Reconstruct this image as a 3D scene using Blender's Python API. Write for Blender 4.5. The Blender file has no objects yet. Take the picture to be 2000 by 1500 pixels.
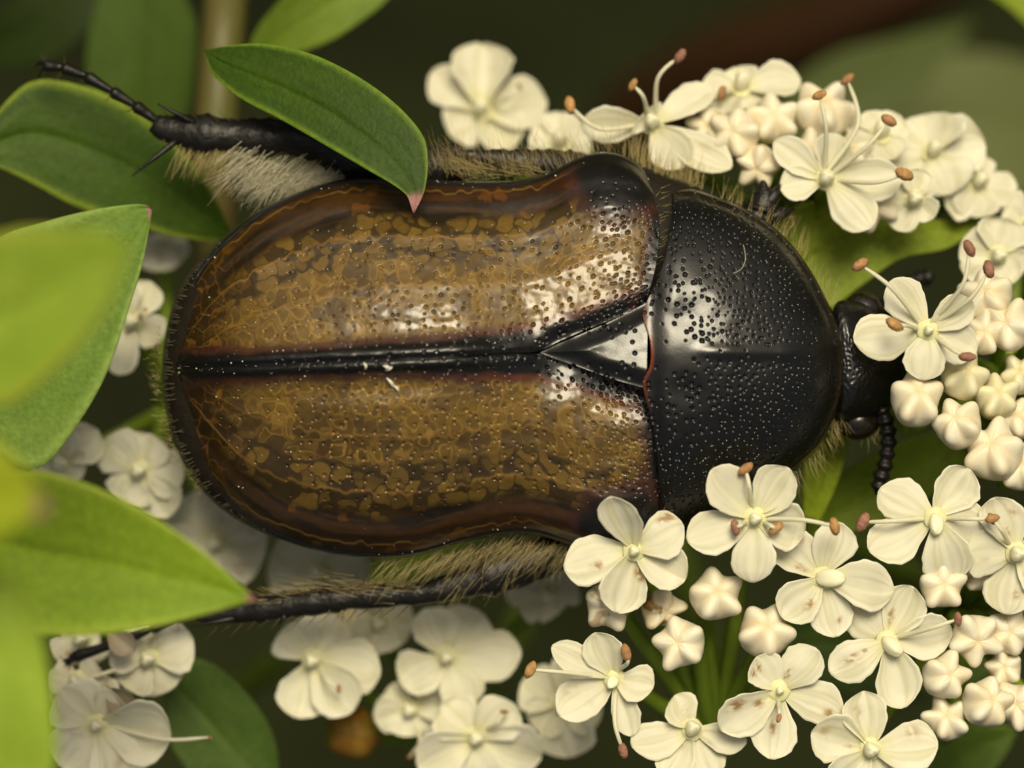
import bpy, math, random
import numpy as np
random.seed(7)
RNG = np.random.default_rng(7)
S = 0.001                       # all lengths below are millimetres; meshes are written in metres
D = 130.0                       # camera height above the plane of the beetle's wing-case rim (mm)
W_MM = 32.0                     # width of the field of view at that plane (mm)
PX = 2000.0 / W_MM              # photo pixels per millimetre at z = 0

# ------------------------------------------------------------------ camera, sky, sun, exposure
scene = bpy.context.scene
cam_d = bpy.data.cameras.new('camera')
cam = bpy.data.objects.new('camera', cam_d)
scene.collection.objects.link(cam)
scene.camera = cam
cam.location = (0, 0, D * S)
cam.rotation_euler = (0, 0, 0)
cam_d.sensor_width = 36.0
cam_d.lens = 36.0 * D / W_MM
cam_d.clip_start = 0.004
cam_d.clip_end = 200.0
cam_d.dof.use_dof = True
cam_d.dof.focus_distance = (D - 1.8) * S
cam_d.dof.aperture_fstop = 36.0

SUN_DIR = np.array([0.08, 0.42, 0.90]); SUN_DIR = SUN_DIR / np.linalg.norm(SUN_DIR)   # towards the sun
elev = math.asin(SUN_DIR[2]); azim = math.atan2(SUN_DIR[0], SUN_DIR[1])
world = bpy.data.worlds.new('World'); scene.world = world
world.use_nodes = True
wn = world.node_tree.nodes; wl = world.node_tree.links
wn.clear()
w_out = wn.new('ShaderNodeOutputWorld'); w_bg = wn.new('ShaderNodeBackground'); w_sky = wn.new('ShaderNodeTexSky')
w_sky.sky_type = 'NISHITA'; w_sky.sun_disc = False
w_sky.sun_elevation = elev; w_sky.sun_rotation = azim
w_sky.dust_density = 9.0; w_sky.air_density = 1.0; w_sky.ozone_density = 0.3
w_bg.inputs['Strength'].default_value = 0.05
wl.new(w_sky.outputs[0], w_bg.inputs['Color']); wl.new(w_bg.outputs[0], w_out.inputs['Surface'])

sun_d = bpy.data.lights.new('sun', 'SUN')
sun = bpy.data.objects.new('sun', sun_d); scene.collection.objects.link(sun)
sun_d.energy = 2.2; sun_d.angle = math.radians(24); sun_d.color = (1.0, 0.94, 0.80)
from mathutils import Vector
sun.rotation_euler = Vector(SUN_DIR).to_track_quat('Z', 'Y').to_euler()
sun.location = tuple(SUN_DIR * 2)

vs = scene.view_settings
scene.display_settings.display_device = 'sRGB'
vs.view_transform = 'Standard'; vs.look = 'None'; vs.gamma = 1.0; vs.use_curve_mapping = False
vs.exposure = 0.42
vs.use_white_balance = True; vs.white_balance_temperature = 7400; vs.white_balance_tint = 4
scene.render.engine = 'CYCLES'
scene.cycles.use_denoising = True
scene.cycles.max_bounces = 8
scene.cycles.sample_clamp_indirect = 6.0

# ------------------------------------------------------------------ helpers
COL = scene.collection
def P(px, py, z=0.0):
    """photo pixel + height (mm) -> point in mm"""
    k = (D - z) / D / PX
    return np.array([(px - 1000.0) * k, (750.0 - py) * k, z])
def PA(X, Y, Z):
    k = (D - Z) / D / PX
    return np.stack([(X - 1000.0) * k, (750.0 - Y) * k, Z], -1)
def lin(r, g, b):
    c = np.array([r, g, b]) / 255.0
    return np.where(c <= 0.04045, c / 12.92, ((c + 0.055) / 1.055) ** 2.4)
def sst(a, b, x):
    t = np.clip((x - a) / (b - a), 0, 1); return t * t * (3 - 2 * t)
def mixc(a, b, w):
    w = np.asarray(w)[..., None]; return a * (1 - w) + b * w
def _h(i, j, seed):
    i = i.astype(np.int64); j = j.astype(np.int64)
    h = (i * 374761393 + j * 668265263 + seed * 974634777) & 0xffffffff
    h = ((h ^ (h >> 13)) * 1274126177) & 0xffffffff
    h = ((h ^ (h >> 16)) * 2246822519) & 0xffffffff
    return ((h ^ (h >> 15)) & 0xffffff) / float(0x1000000)
def vnoise(x, y, seed=0):
    i = np.floor(x); j = np.floor(y); fx = x - i; fy = y - j
    fx = fx ** 3 * (fx * (fx * 6 - 15) + 10); fy = fy ** 3 * (fy * (fy * 6 - 15) + 10)
    a = _h(i, j, seed); b = _h(i + 1, j, seed); c = _h(i, j + 1, seed); d = _h(i + 1, j + 1, seed)
    return a + (b - a) * fx + (c - a) * fy + (a - b - c + d) * fx * fy
def fbm(x, y, seed=0, o=3):
    r = 0; a = 0.5; n = 0
    for k in range(o):
        ca, sa = math.cos(0.6 + 1.1 * k), math.sin(0.6 + 1.1 * k)
        r = r + a * vnoise((x * ca - y * sa) * 2 ** k + 7.3 * k, (x * sa + y * ca) * 2 ** k + 3.1 * k, seed + k * 17); n += a; a *= 0.5
    return r / n
def voronoi(x, y, seed=0, jit=0.9):
    """F1, F2, random of the nearest cell"""
    i0 = np.floor(x); j0 = np.floor(y)
    f1 = np.full(x.shape, 9.0); f2 = np.full(x.shape, 9.0); rid = np.zeros(x.shape)
    for di in (-1, 0, 1):
        for dj in (-1, 0, 1):
            i = i0 + di; j = j0 + dj
            cx = i + 0.5 + jit * (_h(i, j, seed) - 0.5); cy = j + 0.5 + jit * (_h(i, j, seed + 91) - 0.5)
            d = np.hypot(cx - x, cy - y); r = _h(i, j, seed + 173)
            near = d < f1
            f2 = np.where(near, f1, np.minimum(f2, d)); rid = np.where(near, r, rid); f1 = np.where(near, d, f1)
    return f1, f2, rid
def spline(pts, n, closed=False):
    p = np.array(pts, float); m = len(p); out = []
    for i in range(m if closed else m - 1):
        if closed: a, b, c, d = p[i - 1], p[i], p[(i + 1) % m], p[(i + 2) % m]
        else: a, b, c, d = p[max(i - 1, 0)], p[i], p[i + 1], p[min(i + 2, m - 1)]
        t = np.linspace(0, 1, 24, endpoint=False)[:, None]
        out.append(0.5 * (2 * b + (c - a) * t + (2 * a - 5 * b + 4 * c - d) * t ** 2 + (3 * b - a - 3 * c + d) * t ** 3))
    out.append(p[:1] if closed else p[-1:])
    q = np.concatenate(out); L = np.concatenate([[0], np.cumsum(np.linalg.norm(np.diff(q, axis=0), axis=1))])
    u = np.linspace(0, L[-1], n)
    return np.stack([np.interp(u, L, q[:, k]) for k in range(q.shape[1])], -1)

def mesh_obj(name, V, F, mat, parent=None, base=None, col=None, smooth=True):
    """V mm (n,3); F int (m,3|4) or list of such arrays; one mesh object"""
    V = np.asarray(V, float)
    if parent is not None: base = np.array(parent['_b'])
    if base is None: base = np.array([0.0, 0, 0])
    base = np.asarray(base, float)
    me = bpy.data.meshes.new(name)
    Fs = F if isinstance(F, list) else [F]
    Fs = [np.asarray(f, np.int32) for f in Fs if len(f)]
    me.vertices.add(len(V)); me.vertices.foreach_set('co', ((V - base) * S).astype(np.float32).ravel())
    lv = np.concatenate([f.ravel() for f in Fs]); tot = np.concatenate([np.full(len(f), f.shape[1], np.int32) for f in Fs])
    st = np.concatenate([[0], np.cumsum(tot)[:-1]]).astype(np.int32)
    me.loops.add(len(lv)); me.loops.foreach_set('vertex_index', lv)
    me.polygons.add(len(tot)); me.polygons.foreach_set('loop_start', st); me.polygons.foreach_set('loop_total', tot)
    me.polygons.foreach_set('use_smooth', np.full(len(tot), smooth, bool))
    if col is not None:
        at = me.attributes.new('Col', 'FLOAT_COLOR', 'POINT')
        c = np.ones((len(V), 4), np.float32); c[:, :3] = np.broadcast_to(col, (len(V), 3))
        at.data.foreach_set('color', c.ravel())
    me.update(calc_edges=True); me.validate()
    me.materials.append(mat)
    o = bpy.data.objects.new(name, me); COL.objects.link(o)
    o['_b'] = [float(x) for x in base]
    if parent is not None: o.parent = parent
    else: o.location = base * S
    return o
def thing(name, base, label, cat, group=None):
    o = bpy.data.objects.new(name, None); COL.objects.link(o)
    o.empty_display_size = 0.001
    o.location = np.asarray(base) * S; o['_b'] = [float(x) for x in base]
    return tag(o, label, cat, group)
def tag(o, label, cat, group=None):
    o['label'] = label; o['category'] = cat
    if group: o['group'] = group
    return o
def gridF(n, m, wrap=False):
    i = np.arange(n - 1)[:, None]; j = np.arange(m if wrap else m - 1)[None, :]
    j2 = (j + 1) % m
    return np.stack([i * m + j, i * m + j2, (i + 1) * m + j2, (i + 1) * m + j], -1).reshape(-1, 4)
def tube(pts, rad, nseg=10, flat=1.0, cap=True):
    """tapered tube; returns V, [quads, tris]"""
    p = np.asarray(pts, float); n = len(p); r = np.broadcast_to(np.asarray(rad, float), (n,))
    T = np.gradient(p, axis=0); T /= np.linalg.norm(T, axis=1)[:, None] + 1e-12
    up = np.array([0, 0, 1.0]) if abs(T[0][2]) < 0.9 else np.array([1.0, 0, 0])
    V = []
    for k in range(n):
        a = np.cross(up, T[k]); a /= np.linalg.norm(a); b = np.cross(T[k], a); up = b
        th = np.linspace(0, 2 * math.pi, nseg, endpoint=False)[:, None]
        V.append(p[k] + r[k] * (np.cos(th) * a + np.sin(th) * b * flat))
    V = np.concatenate(V); Q = gridF(n, nseg, True)
    if not cap: return V, [Q]
    c0, c1 = len(V), len(V) + 1; V = np.concatenate([V, p[:1], p[-1:]])
    j = np.arange(nseg); j2 = (j + 1) % nseg
    t1 = np.stack([np.full(nseg, c0), j2, j], -1); t2 = np.stack([np.full(nseg, c1), (n - 1) * nseg + j, (n - 1) * nseg + j2], -1)
    return V, [Q, np.concatenate([t1, t2])]
def ball(c, ax, R=None, n=14, m=20, fn=None):
    th = np.linspace(0, math.pi, n)[:, None]; ph = np.linspace(0, 2 * math.pi, m, endpoint=False)[None, :]
    d = np.stack([np.sin(th) * np.cos(ph), np.sin(th) * np.sin(ph), np.cos(th) + 0 * ph], -1)
    k = np.ones((n, m)) if fn is None else fn(th + 0 * ph, ph + 0 * th)
    V = (d * k[..., None] * np.asarray(ax)).reshape(-1, 3)
    if R is not None: V = V @ np.asarray(R).T
    return V + np.asarray(c), gridF(n, m, True)
def frame(z, x=None):
    z = np.asarray(z, float); z = z / np.linalg.norm(z)
    x = np.array([1.0, 0, 0]) if x is None else np.asarray(x, float)
    if abs(x @ z) > 0.95 * np.linalg.norm(x): x = np.array([0, 1.0, 0])
    x = x - (x @ z) * z; x /= np.linalg.norm(x)
    return np.stack([x, np.cross(z, x), z], -1)
class Batch:
    def __init__(s): s.V = []; s.Q = []; s.T = []; s.C = []; s.n = 0
    def add(s, V, F, col=None):
        for f in (F if isinstance(F, list) else [F]):
            f = np.asarray(f)
            if len(f): (s.Q if f.shape[1] == 4 else s.T).append(f + s.n)
        s.V.append(V); s.n += len(V)
        s.C.append(np.broadcast_to(np.array([.5, .5, .5]) if col is None else np.asarray(col), (len(V), 3)))
    def obj(s, name, mat, parent=None, **k):
        F = [np.concatenate(x) for x in (s.Q, s.T) if x]
        return mesh_obj(name, np.concatenate(s.V), F, mat, parent, col=np.concatenate(s.C), **k)

# ------------------------------------------------------------------ materials
def mat_new(name):
    m = bpy.data.materials.new(name); m.use_nodes = True
    return m, m.node_tree.nodes, m.node_tree.links, m.node_tree.nodes['Principled BSDF']
def add_bump(N, L, bsdf, scale, dist, strength, detail=3, kind='noise'):
    tc = N.new('ShaderNodeTexCoord'); t = N.new('ShaderNodeTexNoise' if kind == 'noise' else 'ShaderNodeTexVoronoi')
    t.inputs['Scale'].default_value = scale
    if kind == 'noise': t.inputs['Detail'].default_value = detail
    b = N.new('ShaderNodeBump'); b.inputs['Distance'].default_value = dist; b.inputs['Strength'].default_value = strength
    L.new(tc.outputs['Object'], t.inputs['Vector']); L.new(t.outputs[0], b.inputs['Height']); L.new(b.outputs[0], bsdf.inputs['Normal'])
    return t
def shell_mat(name, rough, coat, crough, spec=0.5, bump=None, base=None):
    m, N, L, b = mat_new(name)
    if base is None:
        a = N.new('ShaderNodeAttribute'); a.attribute_name = 'Col'; L.new(a.outputs['Color'], b.inputs['Base Color'])
    else: b.inputs['Base Color'].default_value = (*base, 1)
    b.inputs['Roughness'].default_value = rough; b.inputs['Specular IOR Level'].default_value = spec
    b.inputs['Coat Weight'].default_value = coat; b.inputs['Coat Roughness'].default_value = crough
    tc = N.new('ShaderNodeTexCoord'); t = N.new('ShaderNodeTexNoise'); t.inputs['Scale'].default_value = 900; t.inputs['Detail'].default_value = 5
    mr = N.new('ShaderNodeMapRange'); mr.inputs[1].default_value = 0.3; mr.inputs[2].default_value = 0.75
    mr.inputs[3].default_value = rough * 0.8; mr.inputs[4].default_value = rough * 1.3
    L.new(tc.outputs['Object'], t.inputs['Vector']); L.new(t.outputs[0], mr.inputs[0]); L.new(mr.outputs[0], b.inputs['Roughness'])
    if bump: add_bump(N, L, b, *bump)
    return m
M = {}
M['elytra'] = shell_mat('amber_wing_case', 0.42, 0.45, 0.17, 0.42, (9000, 0.00001, 0.35))
M['black'] = shell_mat('black_chitin', 0.30, 0.15, 0.18, 0.5, (16000, 0.00001, 0.4))
M['leg'] = shell_mat('black_leg_chitin', 0.42, 0.05, 0.2, 0.28, (5000, 0.00006, 0.8), base=(0.008, 0.007, 0.006))
M['belly'] = shell_mat('dark_underside', 0.6, 0.0, 0.3, 0.12, (3000, 0.00008, 0.7), base=(0.014, 0.011, 0.007))
M['rim'] = shell_mat('grey_rim', 0.5, 0.0, 0.3, 0.4, None, base=(0.09, 0.075, 0.045))
M['eye'] = shell_mat('brown_eye', 0.2, 0.5, 0.1, 0.5, None, base=(0.008, 0.005, 0.003))
def hair_mat(name, c):
    m, N, L, b = mat_new(name)
    b.inputs['Base Color'].default_value = (*c, 1); b.inputs['Roughness'].default_value = 0.45
    tr = N.new('ShaderNodeBsdfTranslucent'); tr.inputs['Color'].default_value = (*c, 1)
    mx = N.new('ShaderNodeMixShader'); mx.inputs[0].default_value = 0.3
    L.new(b.outputs[0], mx.inputs[1]); L.new(tr.outputs[0], mx.inputs[2]); L.new(mx.outputs[0], N['Material Output'].inputs[0])
    return m
M['hair'] = hair_mat('golden_hair', (0.56, 0.45, 0.20))
M['hair_pale'] = hair_mat('pale_hair', (0.62, 0.58, 0.42))
M['hair_dark'] = hair_mat('brown_hair', (0.10, 0.065, 0.02))
M['dust'] = hair_mat('white_dust', (0.8, 0.78, 0.68))
def soft_mat(name, trans, rough, bump=None, spec=0.35, speck=0.0, grain=1500):
    """petal / leaf: attribute colour, light passing through"""
    m, N, L, b = mat_new(name)
    a = N.new('ShaderNodeAttribute'); a.attribute_name = 'Col'
    tc = N.new('ShaderNodeTexCoord'); t = N.new('ShaderNodeTexNoise'); t.inputs['Scale'].default_value = grain; t.inputs['Detail'].default_value = 4
    L.new(tc.outputs['Object'], t.inputs['Vector'])
    mr = N.new('ShaderNodeMapRange'); mr.inputs[3].default_value = 1 - speck; mr.inputs[4].default_value = 1 + speck
    mr.inputs[1].default_value = 0.3; mr.inputs[2].default_value = 0.7
    L.new(t.outputs[0], mr.inputs[0])
    mu = N.new('ShaderNodeVectorMath'); mu.operation = 'SCALE'
    L.new(a.outputs['Color'], mu.inputs[0]); L.new(mr.outputs[0], mu.inputs['Scale'])
    L.new(mu.outputs[0], b.inputs['Base Color'])
    b.inputs['Roughness'].default_value = rough; b.inputs['Specular IOR Level'].default_value = spec
    tr = N.new('ShaderNodeBsdfTranslucent'); L.new(mu.outputs[0], tr.inputs['Color'])
    mx = N.new('ShaderNodeMixShader'); mx.inputs[0].default_value = trans
    L.new(b.outputs[0], mx.inputs[1]); L.new(tr.outputs[0], mx.inputs[2]); L.new(mx.outputs[0], N['Material Output'].inputs[0])
    if bump:
        add_bump(N, L, b, *bump)
    return m
M['petal'] = soft_mat('cream_petal', 0.32, 0.5, (5000, 0.00002, 0.35), 0.3, 0.03)
M['bud'] = soft_mat('waxy_bud', 0.15, 0.42, (4000, 0.00002, 0.3), 0.35, 0.04)
M['leaf'] = soft_mat('green_leaf', 0.30, 0.55, (7000, 0.00004, 0.8), 0.25, 0.16, 5000)
M['stem'] = soft_mat('green_stem', 0.12, 0.45, (5000, 0.00002, 0.4), 0.35, 0.08)
M['anther'] = soft_mat('rusty_anther', 0.08, 0.6, (16000, 0.00001, 0.8), 0.25, 0.15)

# ------------------------------------------------------------------ ground far below the flowers
gm, N, L, b = mat_new('shaded_ground')
tc = N.new('ShaderNodeTexCoord'); t = N.new('ShaderNodeTexNoise'); t.inputs['Scale'].default_value = 22; t.inputs['Detail'].default_value = 3
cr = N.new('ShaderNodeValToRGB'); cr.color_ramp.elements[0].position = 0.35; cr.color_ramp.elements[1].position = 0.7
cr.color_ramp.elements[0].color = (0.008, 0.010, 0.003, 1); cr.color_ramp.elements[1].color = (0.020, 0.025, 0.007, 1)
L.new(tc.outputs['Object'], t.inputs['Vector']); L.new(t.outputs[0], cr.inputs[0]); L.new(cr.outputs[0], b.inputs['Base Color'])
b.inputs['Roughness'].default_value = 0.9; b.inputs['Specular IOR Level'].default_value = 0.1
add_bump(N, L, b, 60, 0.01, 0.8)
GZ = -260.0
n = 61; ax = np.sign(np.linspace(-1, 1, n)) * np.abs(np.linspace(-1, 1, n)) ** 3 * 30000
gx, gy = np.meshgrid(ax, ax, indexing='ij')
gz = GZ + 14 * (fbm(gx / 45 + 500, gy / 45 + 500, 3) - 0.5)
ground = mesh_obj('ground', np.stack([gx, gy, gz], -1).reshape(-1, 3), gridF(n, n), gm)
ground['kind'] = 'structure'

# ------------------------------------------------------------------ the beetle
beetle = thing('beetle', P(900, 700, -2.0), 'large chafer beetle with amber brown wing cases and glossy pitted black pronotum', 'beetle')

SUT = np.array([(342, 718), (500, 712), (700, 703), (900, 694), (1062, 687)], float)
ysut = lambda x: np.interp(x, SUT[:, 0], SUT[:, 1])
UP_E = [(1272, 352), (1243, 318), (1205, 300), (1165, 298), (1120, 312), (1070, 338), (1010, 352), (940, 354), (850, 352), (760, 350), (690, 347), (620, 362),
        (560, 385), (500, 415), (450, 455), (405, 500), (372, 550), (350, 610), (341, 665), (342, 718)]
UP_S = [(1259, 597), (1200, 622), (1130, 650), (1085, 670), (1050, 686), (1000, 689), (900, 694), (700, 703), (500, 712), (342, 718)]
LO_E = [(1285, 1052), (1250, 1080), (1200, 1086), (1150, 1078), (1100, 1060), (1040, 1044), (980, 1044), (900, 1060), (820, 1083), (740, 1090), (660, 1084), (580, 1065),
        (510, 1034), (450, 992), (400, 930), (366, 860), (347, 790), (342, 718)]
LO_S = [(1255, 757), (1200, 742), (1130, 718), (1085, 700), (1055, 689), (1000, 690), (900, 695), (700, 704), (500, 713), (342, 719)]
HE = 3.3
def elytron(E, Sx, upper, seed):
    n, m = 640, 270
    e = spline(E, n); s_ = spline(Sx, n)
    t = np.linspace(0, 1, m)[None, :] ** 0.92; q = np.linspace(0, 1, n)[:, None]
    X = s_[:, 0:1] * (1 - t) + e[:, 0:1] * t + 22 * np.sin(math.pi * t) * (1 - q) ** 10
    Y = s_[:, 1:2] * (1 - t) + e[:, 1:2] * t
    wid = np.hypot(e[:, 0] - s_[:, 0], e[:, 1] - s_[:, 1])[:, None]
    T = t + 0 * q; Q = q + 0 * t
    dS = T * wid; dE = (1 - T) * wid
    dy = np.abs(Y - ysut(X))
    # height
    b = np.clip((860 - X) / (860 - 340), 0, 1)
    hb = (1 - b ** 2.3) ** 0.52 * (1 - 0.16 * np.clip((X - 900) / 400, 0, 2) ** 2)
    Z = (HE * 0.66 * np.clip(1 - T ** 2.3, 0, 1) ** 0.58 + (2.0 - 1.05 * sst(860, 1060, X)) * (1 - T)) * hb
    hx, hy = (1196, 372) if upper else (1196, 1025)
    Z += 0.42 * np.exp(-((X - hx) / 95) ** 2 - ((Y - hy) / 62) ** 2) * sst(0, 26, dE)
    cx, cy = (480, 520) if upper else (470, 915)
    Z += 0.22 * np.exp(-((X - cx) / 60) ** 2 - ((Y - cy) / 45) ** 2) * sst(0, 40, dE)
    rear = sst(1150, 700, X)
    dsut = np.where(X < 1062, dy, dS)
    Z -= 0.26 * np.exp(-((dsut - 52) / 30) ** 2) * rear * (1 - 0.8 * b)       # furrow beside the suture
    Z += 0.07 * np.exp(-((dsut - 15) / 9) ** 2) * sst(1100, 900, X)              # raised sutural rib
    Z -= 0.12 * np.exp(-(dsut / 5) ** 2) * sst(1075, 1040, X)                   # the seam
    Z -= (0.28 * np.exp(-(dS / 22) ** 2) if upper else 0.48 * np.exp(-(dS / 62) ** 2)) * sst(1000, 1080, X)                    # slope to the scutellum
    for tv, a in ((0.40, 0.03), (0.68, 0.04)): Z += a * np.exp(-((T - tv) / 0.035) ** 2) * sst(0.02, 0.1, Q)
    Z -= 0.10 * np.exp(-((T - 0.80) / 0.06) ** 2)
    front = sst(820, 1050, X) * sst(0.75, 0.4, T)
    Z += 0.20 * (fbm(X / 95, Y / 80, seed + 5, 2) - 0.5) * front
    Z += 0.05 * (fbm(X / 70, Y / 34, seed + 6, 3) - 0.5)
    Z += 0.10 * np.exp(-((dE - 4) / 4) ** 2)                                       # rim bead
    Z += 0.016 * (fbm(X / 15, Y / 15, seed + 7, 2) - 0.5) + 0.05 * (fbm(X / 34, Y / 30, seed + 8, 2) - 0.5) * sst(0.8, 0.5, T)
    # pits
    dens = sst(0.86, 0.6, T) * (0.25 + 0.75 * sst(420, 700, X))
    for (sx, sy, r0, dep, sd, lo, hi) in ((22, 16, 3.9, 0.075, 1, 0.0, 0.85), (13, 10, 3.4, 0.055, 2, 0.0, 0.75)):
        f1x = X / sx; f1y = (dS if True else Y) / sy
        i0 = np.floor(f1x); j0 = np.floor(f1y)
        dd = np.full(X.shape, 99.0); rr = np.zeros(X.shape)
        for di in (-1, 0, 1):
            for dj in (-1, 0, 1):
                i = i0 + di; j = j0 + dj
                cx_ = (i + 0.5 + 0.8 * (_h(i, j, seed + sd) - 0.5)) * sx; cy_ = (j + 0.5 + 0.55 * (_h(i, j, seed + sd + 40) - 0.5)) * sy
                d = np.hypot(cx_ - X, cy_ - dS); r = _h(i, j, seed + sd + 80)
                nr = d < dd; dd = np.where(nr, d, dd); rr = np.where(nr, r, rr)
        msk = dens if sd == 1 else sst(0.16, 0.05, Q) * sst(0.95, 0.6, T) * 0.9 + 0.5 * sst(60, 20, dS) * sst(700, 1000, X)
        on = (rr < hi * msk)
        rad = r0 * (0.65 + 0.6 * rr / max(hi, 0.01))
        Z -= np.where(on, dep * (0.6 + 0.6 * rr), 0) * np.clip(1 - (dd / rad) ** 2, 0, 1)
    # colour of the wing case
    wx = X + 22 * (vnoise(X / 24, Y / 24, seed + 9) - 0.5) + 6 * (vnoise(X / 10, Y / 10, seed + 11) - 0.5); wy = dS + 20 * (vnoise(X / 22, Y / 22, seed + 10) - 0.5) + 6 * (vnoise(X / 10, Y / 10, seed + 12) - 0.5)
    f1, f2, rid = voronoi(wx / 34, wy / 40, seed + 20, 0.75)
    edge = f2 - f1
    amber = lin(106, 82, 32); amber2 = lin(78, 60, 30); vein = lin(140, 109, 50); dark = lin(27, 19, 6); brown = lin(56, 36, 9)
    black = lin(12, 11, 10); purple = lin(56, 28, 24); rust = lin(96, 42, 14)
    big = fbm(X / 160, Y / 90, seed + 30)
    col = mixc(mixc(amber2, amber, rid[...]), brown, sst(0.5, 0.8, big) * 0.5)
    ring = np.exp(-((f1 - 0.34 - 0.10 * rid) / 0.055) ** 2) * (rid > 0.25)
    col = mixc(col, vein, np.maximum(ring, 0.45 * sst(0.13, 0.04, edge)) * (0.35 + 0.65 * vnoise(X / 45, Y / 45, seed + 31)))
    # lateral rows of pale blobs on dark
    g1, g2, gr = voronoi(wx / 36, wy / 30, seed + 50, 0.8)
    brd = 0.34 + 0.22 * gr; blob = sst(brd + 0.09, brd - 0.06, g1) * sst(0.0, 0.12, g2 - g1) * (gr > 0.15)
    wob = 0.035 * (vnoise(X / 50, Y * 0 + 3, seed + 60) - 0.5)
    wB = sst(0.50, 0.56, T + wob) * sst(0.30, 0.6, 1 - 0.4 * sst(1000, 1200, X))
    fade = sst(0.80, 0.74, T + 2 * wob)
    colB = mixc(np.broadcast_to(mixc(dark, amber2, 0.45), col.shape), mixc(amber, vein, 0.2), blob * (0.3 + 0.5 * gr))
    col = mixc(col, colB, wB)
    # smooth dark flank
    st = vnoise(X / 130 + dE / 60, dE / 12, seed + 70) * 0.6 + 0.4 * vnoise(X / 50, dE / 6, seed + 71)
    colC = mixc(np.broadcast_to(dark, col.shape), np.broadcast_to(brown, col.shape), sst(0.35, 0.75, st))
    colC = mixc(colC, rust, 0.18 * sst(0.80, 0.97, T) * sst(500, 900, X))
    sb = voronoi(wx / 46, wy / 40, seed + 77, 0.9)
    colC = mixc(colC, lin(116, 70, 16), sst(0.3, 0.2, sb[0]) * (sb[2] > 0.78) * 0.35)
    col = mixc(col, colC, 1 - fade)
    # rear: dark with fine pale network
    rr_ = sst(0.74, 0.93, Q + 0.10 * (big - 0.5) + 0.05 * (T > 0.6))
    h1, h2, hr = voronoi(wx / 26, wy / 44, seed + 81)
    colR = mixc(np.broadcast_to(mixc(dark, brown, 0.45), col.shape), lin(116, 78, 24), sst(0.10, 0.02, h2 - h1) * 0.6)
    colR = mixc(colR, lin(124, 84, 20), sst(0.34, 0.22, h1) * (hr > 0.80) * 0.8)
    col = mixc(col, colR, rr_)
    # long wavy veins
    for tv, ww in ((0.40, 0.010), (0.675, 0.011), (0.935, 0.007)):
        wav = tv + 0.036 * (vnoise(X / 15, X * 0 + tv * 9, seed + 83) - 0.5) + 0.02 * (vnoise(X / 90, X * 0 + 2 + tv * 9, seed + 84) - 0.5)
        col = mixc(col, mixc(vein, rust, 0.25) * (1.0 if tv < 0.9 else 0.8), np.exp(-((T - wav) / (0.75 * ww)) ** 2) * (0.25 + 0.5 * vnoise(X / 60, X * 0 + tv, seed + 85)) * sst(0.03, 0.12, Q) * sst(0.98, 0.85, Q))
    # dark bands: suture, scutellum side, base, shoulder, rim
    bw = np.interp(X, [340, 450, 700, 950, 1060, 1130, 1260], [26, 20, 24, 34, 40, 30, 34])
    wn_ = 6 * (vnoise(X / 40, X * 0 + 5, seed + 90) - 0.5)
    col = mixc(col, purple, sst(bw + 26, bw + 8, dsut + wn_) * 0.85)
    col = mixc(col, rust, np.exp(-((dsut - bw - 12) / 9) ** 2) * 0.35 * sst(850, 1000, X))
    col = mixc(col, black, sst(bw + 8, bw - 4, dsut + wn_))
    baseD = Q * 1350
    nb = 16 * (fbm(X / 40, Y / 40, seed + 92) - 0.5)
    col = mixc(col, purple, sst(62, 28, baseD + nb) * 0.8); col = mixc(col, black, sst(36, 14, baseD + nb))
    sd_ = np.hypot((X - (1212 if upper else 1225)) / 1.15, Y - (338 if upper else 1040)) + 2 * nb
    col = mixc(col, purple, sst(118, 88, sd_) * 0.8); col = mixc(col, black, sst(98, 62, sd_))
    col = mixc(col, black, sst(17, 7, dE))
    col = col * (0.85 + 0.3 * fbm(X / 9, Y / 9, seed + 95, 2))[..., None]
    # skirt so that the case has depth
    def pad(A, v): return np.concatenate([A, A[:, -1:] * 1.0 + v], 1)
    Xp, Yp = X, Y
    V = PA(X, Y, Z)
    rimdrop = V[:, -1:, :] + np.array([0, 0, -0.55]); rimdrop[..., :2] = rimdrop[..., :2] * 0.985 + 0.015 * P(850, 705)[:2]
    basedrop = np.concatenate([V, rimdrop], 1)[:1] + np.array([-0.05, 0, -0.7])
    V = np.concatenate([V, rimdrop], 1); V = np.concatenate([basedrop, V], 0)
    col = np.concatenate([col, np.broadcast_to(black, (n, 1, 3))], 1); col = np.concatenate([np.broadcast_to(black, (1, m + 1, 3)), col], 0)
    o = mesh_obj('elytron', V.reshape(-1, 3), gridF(n + 1, m + 1) if upper else gridF(n + 1, m + 1)[:, ::-1], M['elytra'], beetle, col=col.reshape(-1, 3))
    return X, Y, Z
eu = elytron(UP_E, UP_S, True, 100)
el = elytron(LO_E, LO_S, False, 300)

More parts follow.
